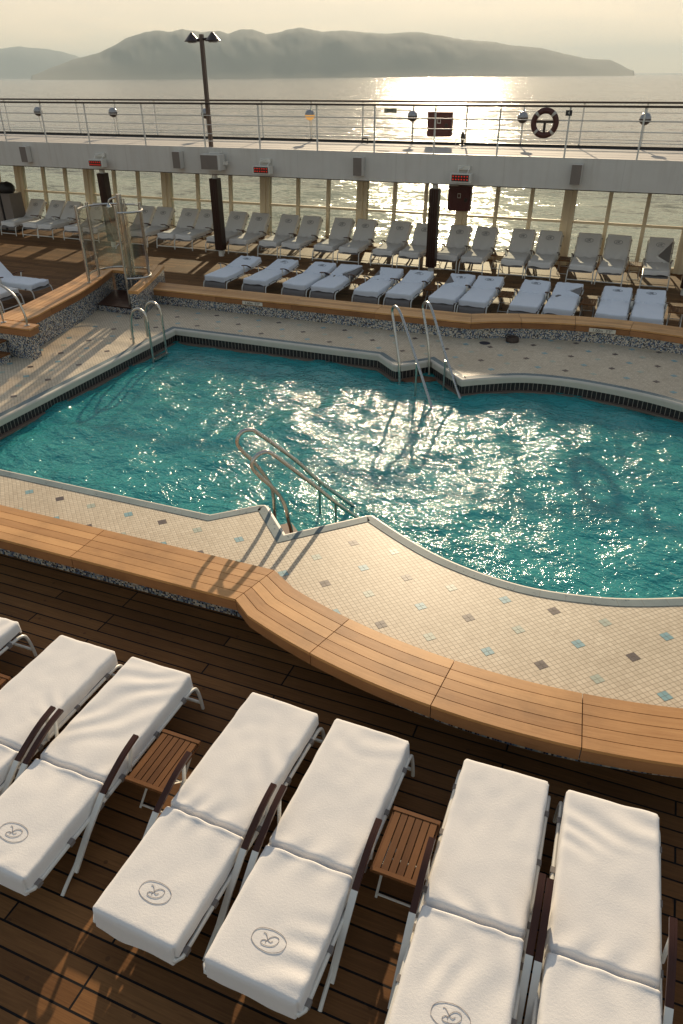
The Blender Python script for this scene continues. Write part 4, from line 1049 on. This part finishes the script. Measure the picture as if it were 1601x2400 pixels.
def emblem_mesh(ang, topz, r, thread='thread'):
    mb = MB(); c_, s_ = math.cos(ang), math.sin(ang)
    for P in (EM_A, EM_B, EM_C):
        q = []
        for x, y in P:
            y += 0.02; p = topz(x + 0.008, y)
            # height above the unbent cushion plane recovered from the nearest cover vertex
            dy, dz = p[1] - HINGE, p[2] - 0.34
            h_ = dz * c_ + dy * s_ if ang else p[2] - 0.34
            dy0 = y - HINGE; h_ += 0.0025
            q.append((x + 0.008, HINGE + dy0 * c_ + h_ * s_, 0.34 - dy0 * s_ + h_ * c_) if ang else (x + 0.008, y, 0.34 + h_))
        mb.tube(smooth_path(q, 3), r, 5)
    return mb.mesh('emblem', MT[thread])
def bend(p, ang):
    x, y, z = p
    if y >= HINGE or not ang: return p
    dy, dz = y - HINGE, z - 0.34; c_, s_ = math.cos(ang), math.sin(ang)
    return (x, HINGE + dy * c_ + dz * s_, 0.34 - dy * s_ + dz * c_)
def lounger_parts(ang):
    P = {}
    mb = MB()                                           # sling and its straps
    path = [(0.0, y, 0.325) for y in np.linspace(0.04, 1.98, 40)] + [(0, 2.03, 0.315), (0, 2.062, 0.28)] + ([(0, 2.075, 0.23), (0, 2.078, 0.17)] if ang < 0.5 else [])
    for s0 in (-0.29, 0.29): pass
    V = []; F = []
    for y, z in [(p[1], p[2]) for p in path]:
        for x in (-0.30, -0.15, 0, 0.15, 0.30): V.append(bend((x, y, z - 0.012 * (1 - (x / 0.3) ** 2)), ang))
    for i in range(len(path) - 1):
        for j in range(4): F.append((i * 5 + j, i * 5 + j + 1, i * 5 + j + 6, i * 5 + j + 5))
    mb.add(V, F, None, 0, True)
    for y in (0.10, 0.42, 0.74, 1.0, 1.45, 1.85):
        for sx in (-1, 1):
            mb.obox(bend((sx * 0.33, y, 0.318), ang), (0.019, 0, 0), (0, 0.022, 0), (0, 0, 0.019))
    P['sling'] = mb.mesh('sling', MT['grey'])
    mb = MB()
    for sx in (-1, 1): mb.tube([(sx * 0.33, 0.80, 0.318), (sx * 0.33, 1.90, 0.318)], 0.0155, 8)
    for y, z in ((2.083, 0.075), (1.2, 0.30), (0.72, 0.285)): mb.tube([(-0.33, y, z), (0.33, y, z)], 0.0135, 8)
    P['frame'] = mb.mesh('frame', MT['frame'])
    mb = MB(); T = [bend((sx * 0.33, y, 0.318), ang) for sx, y in ((-1, HINGE - 0.01), (-1, 0.06), (-1, 0.025))]
    mb.tube([bend(p, ang) for p in ((-0.33, 0.84, 0.318), (-0.33, 0.06, 0.318), (-0.31, 0.03, 0.318), (0.31, 0.03, 0.318), (0.33, 0.06, 0.318), (0.33, 0.84, 0.318))], 0.0155, 8)
    P['back_frame'] = mb.mesh('back_frame', MT['frame'])
    for nm, sx in (('leg_l', -1), ('leg_r', 1)):
        mb = MB(); mb.tube(smooth_path([(sx * 0.33, 1.90, 0.318), (sx * 0.33, 1.98, 0.314), (sx * 0.332, 2.035, 0.285), (sx * 0.335, 2.062, 0.22), (sx * 0.34, 2.08, 0.10), (sx * 0.342, 2.088, 0.0)], 5), 0.0155, 8); P[nm] = mb.mesh('leg', MT['frame'])
        ax = sx * 0.356
        mb = MB(); mb.sweep(smooth_path([(ax, 1.21, 0.572), (ax, 1.10, 0.556), (ax, 1.0, 0.530), (ax, 0.88, 0.484), (ax, 0.765, 0.430)], 4), RECT(0.044, 0.022), 0, False); P['arm' + nm[3:]] = mb.mesh('armrest', MT['arm_wood'])
        mb = MB(); mb.sweep([(ax, 0.765, 0.435), (ax, 0.55, 0.262), (ax, 0.36, 0.075)], RECT(0.045, 0.018), 0, False)
        P['sup' + nm[3:]] = mb.mesh('arm_support', MT['frame']); mb = MB()
        mb.tube(smooth_path([(ax - sx * 0.012, 0.60, 0.29), (ax - sx * 0.012, 0.42, 0.13), (ax - sx * 0.012, 0.29, 0.05), (ax - sx * 0.012, 0.22, 0.0)], 4), 0.014, 8)
        mb.tube([(ax - sx * 0.012, 0.50, 0.205), (sx * 0.33, 0.74, 0.318)], 0.011, 6)
        P['rear' + nm[3:]] = mb.mesh('leg', MT['frame'])
        mb = MB(); mb.tube([(ax, 1.13, 0.552), (ax - sx * 0.01, 1.08, 0.32)], 0.014, 8); P['post' + nm[3:]] = mb.mesh('arm_post', MT['frame'])
    mb = MB(); n = 12
    # dark cushion that shows where the towel has slipped
    cm, _ = cover_mesh('cushion', ang, 3.3, MT['grey'], 0.45, 0.2, None, 0.05, 0.05)
    for v in cm.vertices:
        v.co.x *= 0.965
    P['cushion'] = cm
    return P
PARTS = {a: lounger_parts(R(a)) for a in (0, 8, 44)}
for P in PARTS.values():
    ang = [a for a, p in PARTS.items() if p is P][0]
    for v in P['cushion'].vertices:
        n_ = Vector((0, 0, -0.016)); v.co += n_
def lounger(x, y, rz, ang, cov, label, group, cushion=False, cat='sun lounger'):
    root = empty('sun_lounger', (x, y, 0), rz); tag(root, label, cat, group)
    P = PARTS[ang]; me, em = cov
    c = obj('towel_cover', me, root)
    if em: obj('emblem', em, c)
    obj('sling', P['sling'], root); obj('frame', P['frame'], root); obj('back_frame', P['back_frame'], root)
    for k in ('_l', '_r'):
        obj('leg', P['leg' + k], root); obj('armrest', P['arm' + k], root); obj('arm_support', P['sup' + k], root); obj('leg', P['rear' + k], root); obj('arm_post', P['post' + k], root)
    if cushion: obj('cushion', P['cushion'], root)
    return root
def variant(ang, seed, mat, res, wr, r, slip=None, em=True, drop=0.085, end_drop=0.10):
    me, tz = cover_mesh('towel_cover', R(ang), seed, mat, res, wr, slip, drop, end_drop)
    return me, (emblem_mesh(R(ang), tz, r, 'thread' if r < 0.0025 else 'ink') if em else None)

near = [(-5.17, 0.0, 'white flat lounger cut by left edge, only its foot end showing'),
        (-4.06, 0.0, 'white flat lounger at left edge, left partner of the one with emblem cut short'),
        (-3.27, 0.0, 'white flat lounger left of the first slatted table, monogram near left edge'),
        (-2.13, -0.03, 'white flat lounger right of the first slatted table, whole monogram'),
        (-1.32, -0.01, 'white flat lounger left of the second slatted table, whole monogram'),
        (-0.20, 0.02, 'white flat lounger right of the second slatted table, monogram cut by bottom edge'),
        (0.575, 0.03, 'white flat lounger farthest right in the front row that shows its full width'),
        (1.66, 0.0, 'white flat lounger beyond right edge, only a frame piece showing')]
for i, (x, rz, lab) in enumerate(near):
    lounger(x, 1.77, rz, 0, variant(0, 1.37 + 2.11 * i, MT['terry'], 1.7, 1.05, 0.0014, drop=0.085 + 0.014 * (i % 3), end_drop=0.15), lab, 'white loungers in the front row')
flat_var = [variant(8, 40.3 + 3 * i, MT['terry_shade'], 0.9, 2.3, 0.003, drop=0.08, end_drop=0.12) for i in range(4)]
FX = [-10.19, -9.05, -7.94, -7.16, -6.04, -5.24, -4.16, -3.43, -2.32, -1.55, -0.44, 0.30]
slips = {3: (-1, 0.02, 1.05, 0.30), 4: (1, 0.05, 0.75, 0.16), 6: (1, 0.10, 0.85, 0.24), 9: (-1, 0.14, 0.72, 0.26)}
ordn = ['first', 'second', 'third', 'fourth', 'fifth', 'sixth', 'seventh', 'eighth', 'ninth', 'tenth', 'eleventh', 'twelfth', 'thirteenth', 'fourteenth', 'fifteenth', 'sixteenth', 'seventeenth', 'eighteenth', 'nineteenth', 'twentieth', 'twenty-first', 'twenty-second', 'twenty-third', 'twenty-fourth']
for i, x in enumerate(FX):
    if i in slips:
        cv = variant(8, 60 + i, MT['terry_shade'], 1.1, 2.2, 0.003, slips[i], em=(i in (6,)), drop=0.08, end_drop=0.12)
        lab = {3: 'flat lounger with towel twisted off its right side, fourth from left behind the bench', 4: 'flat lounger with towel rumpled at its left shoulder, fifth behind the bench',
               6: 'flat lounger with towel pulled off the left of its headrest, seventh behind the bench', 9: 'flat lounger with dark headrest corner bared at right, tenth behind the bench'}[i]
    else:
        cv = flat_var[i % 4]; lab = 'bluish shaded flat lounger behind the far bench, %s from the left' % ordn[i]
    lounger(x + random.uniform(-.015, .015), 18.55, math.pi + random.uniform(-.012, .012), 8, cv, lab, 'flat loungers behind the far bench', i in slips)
up_var = [variant(44, 80.7 + 3 * i, MT['terry'], 0.9, 1.9, 0.0040, drop=0.09, end_drop=0.125) for i in range(4)]
BX = [-21.32, -20.37, -19.62, -18.50, -17.72, -16.48, -15.72, -14.72, -13.98, -12.86, -12.02, -10.94, -10.15, -9.06, -8.29, -7.14, -6.36, -5.26, -4.50, -3.42, -2.64, -1.54, -0.76, 0.34]
for i, x in enumerate(BX):
    if i == 23: cv = variant(44, 93, MT['terry'], 1.1, 2.0, 0.0032, (-1, 0.12, 0.82, 0.34)); lab = 'upright lounger at right end whose towel has slipped off a dark backrest'
    else: cv = up_var[i % 4]; lab = 'upright lounger in the window row, %s from the left' % ordn[i]
    lounger(x + random.uniform(-.015, .015), 23.05, math.pi + random.uniform(-.02, .02), 44, cv, lab, 'upright loungers along the windows', i == 23)
lv = variant(44, 120.5, MT['terry_shade'], 1.1, 2.0, 0.003, em=False, drop=0.10)
lounger(-16.06, 14.44, -math.pi / 2, 44, lv, 'lounger with raised back and draped bluish towel at the left edge, behind the raised bench', 'loungers behind the raised bench')
lounger(-16.15, 13.47, -math.pi / 2, 44, variant(44, 127.1, MT['terry'], 0.9, 1.2, 0.003, em=False), 'cream lounger cut by the left edge behind the arched handrail', 'loungers behind the raised bench')

# ------------------------------------------------------------------ slatted side tables
def make_table():
    root = empty('side_table')
    mb = MB()
    for k in range(6):
        x = -0.155 + k * 0.053; mb.box(x, x + 0.045, -0.225, 0.225, 0.375, 0.392)
    mb.build('slats', MT['table_teak'], root)
    mb = MB(); mb.box(-0.17, 0.17, -0.258, -0.228, 0.37, 0.396); mb.box(-0.17, 0.17, 0.228, 0.258, 0.37, 0.396)
    mb.box(-0.17, -0.160, -0.228, 0.228, 0.355, 0.374); mb.box(0.160, 0.17, -0.228, 0.228, 0.355, 0.374); mb.build('top_frame', MT['table_teak'], root)
    for sx in (-1, 1):
        for sy in (-1, 1):
            mb = MB(); x = sx * (0.14 if sy > 0 else 0.118); mb.obox((x, 0, 0.185), (0.009, 0, 0), (0, 0.20 * sy, 0.182), (0, 0.016, 0.0176 * sy)); mb.build('leg', MT['frame'], root)
    mb = MB(); mb.tube([(-0.13, 0, 0.185), (0.13, 0, 0.185)], 0.008, 6); mb.tube([(-0.14, -0.185, 0.02), (0.14, -0.185, 0.02)], 0.009, 6); mb.build('stretcher', MT['frame'], root)
    return root
proto = make_table()
spots = [(-4.62, 2.99, 'slatted teak side table at left edge beside the front loungers'), (-2.70, 2.985, 'left of the two whole slatted teak tables between front loungers'), (-0.755, 2.985, 'right of the two whole slatted teak tables between front loungers')]
for k, x in enumerate([-9.62, -8.50, -6.60, -4.70, -2.88, -1.00, 0.87]):
    spots.append((x, 17.60, 'dark slatted side table between flat loungers behind the bench, %s from left' % ordn[k]))
for k, x in enumerate([-19.06, -17.10, -15.22, -13.42, -11.48, -9.62, -7.72, -5.81, -3.96, -2.09, -0.21]):
    spots.append((x, 22.0, 'dark slatted side table between upright window loungers, %s from left' % ordn[k]))
for i, (x, y, lab) in enumerate(spots):
    t = proto if i == 0 else copy_tree(proto)
    t.location = (x, y, 0); tag(t, lab, 'side table', 'slatted side tables')

# ------------------------------------------------------------------ sea and islands
mb = MB(); ZS = -22.0; n = 96; rings = [0.0, 60, 200, 700, 2500, 9000, 25500]
V = [(0, 0, ZS)]; F = []
for r_ in rings[1:]:
    V += [(r_ * math.cos(2 * math.pi * j / n), r_ * math.sin(2 * math.pi * j / n), ZS) for j in range(n)]
for j in range(n): F.append((0, 1 + j, 1 + (j + 1) % n))
for k in range(len(rings) - 2):
    o0_, o1_ = 1 + k * n, 1 + (k + 1) * n
    for j in range(n): F.append((o0_ + j, o1_ + j, o1_ + (j + 1) % n, o0_ + (j + 1) % n))
mb.add(V, F); struct(mb.build('sea', MT['sea']))
ISL = [(-42.2, 0.0), (-41.97, 0.03), (-40.97, 0.42), (-39.42, 0.91), (-37.61, 1.29), (-36.73, 1.67), (-35.85, 2.09), (-34.72, 2.40), (-34.02, 2.52), (-33.21, 2.36), (-32.22, 2.54), (-30.84, 2.38), (-29.99, 2.50), (-29.3, 2.33), (-28.57, 2.55), (-27.58, 2.50), (-26.88, 2.28), (-26.02, 2.40), (-24.72, 2.66), (-23.15, 2.41), (-22.29, 2.48), (-20.57, 2.37), (-19.13, 2.29), (-16.84, 2.36), (-15.41, 2.16), (-13.97, 1.90), (-11.99, 1.76), (-10.29, 1.50), (-8.9, 1.41), (-7.76, 1.14), (-5.81, 0.76), (-4.46, 0.70), (-3.75, 0.43), (-3.02, 0.07), (-2.8, 0.0)]
ISL2 = [(-52, 0.9), (-48, 1.2), (-45.08, 1.35), (-43.56, 1.49), (-42.39, 1.63), (-41.64, 1.54), (-40.88, 1.49), (-39.99, 1.36), (-38.86, 1.05), (-37.73, 0.60), (-36.72, 0.06), (-36.5, 0.0)]
def island(name, S, dist, depth, label, seed):
    az = np.linspace(S[0][0], S[-1][0], 420); el = np.interp(az, [s[0] for s in S], [s[1] for s in S]); m_ = 40
    V = []; F = []
    kern = np.exp(-np.linspace(-2.2, 2.2, 61) ** 2); kern /= kern.sum()
    els = np.convolve(np.pad(el, 30, mode='edge'), kern, mode='valid')
    for i, (a, e) in enumerate(zip(az, el)):
        top_s = (math.tan(R(max(0.0, els[i]))) * dist + (CAM_Z - ZS)) if e >= 0.02 else 0
        top = (math.tan(R(e)) * dist + (CAM_Z - ZS)) * (1 + 0.022 * noise.fractal((a * 1.6, seed, 3.3), 0.8, 2.1, 5))
        if e < 0.02: top = 0
        for j in range(m_):
            t = j / (m_ - 1); d_ = dist - depth * 0.55 + depth * t
            pr = math.sin(math.pi * min(1, t / 0.55) / 2) ** 1.15 if t <= 0.55 else math.cos((t - 0.55) / 0.45 * math.pi / 2)
            q = (a * 0.9, t * 5, seed); rid = noise.fractal((a * 0.5 + t * 2.4, t * 3.0 - a * 0.15, seed), 0.9, 2.1, 5)
            hgt = (top_s + (top - top_s) * pr ** 7) * pr * (1 + (0.07 * rid if t < 0.5 else 0.0) * (1 - abs(2 * t / 0.55 - 1)))
            V.append((d_ * math.sin(R(a)), d_ * math.cos(R(a)), ZS - 1 + max(0, hgt)))
    for i in range(len(az) - 1):
        for j in range(m_ - 1): F.append((i * m_ + j, (i + 1) * m_ + j, (i + 1) * m_ + j + 1, i * m_ + j + 1))
    mb = MB(); mb.add(V, F, None, 0, True); o = struct(mb.build(name, MT['rock'], sharp=180)); o['label'] = label
island('island_hills', ISL, 10000, 3400, 'long hazy island ridge on the horizon', 2.0)
island('distant_hills', ISL2, 19000, 4200, 'paler distant hills beyond the island at left', 7.0)

# ------------------------------------------------------------------ haze
m, nt, out = new_mat('sea_haze')
pv = nt.nodes.new('ShaderNodeVolumePrincipled'); pv.inputs['Density'].default_value = 6.4e-5; pv.inputs['Color'].default_value = (0.80, 0.95, 1.0, 1); pv.inputs['Anisotropy'].default_value = 0.0
L(nt, pv.outputs[0], out.inputs['Volume'])
mb = MB(); mb.box(-26000, 26000, -26000, 26000, -24.5, 620); hz = mb.build('haze', m); hz['kind'] = 'stuff'
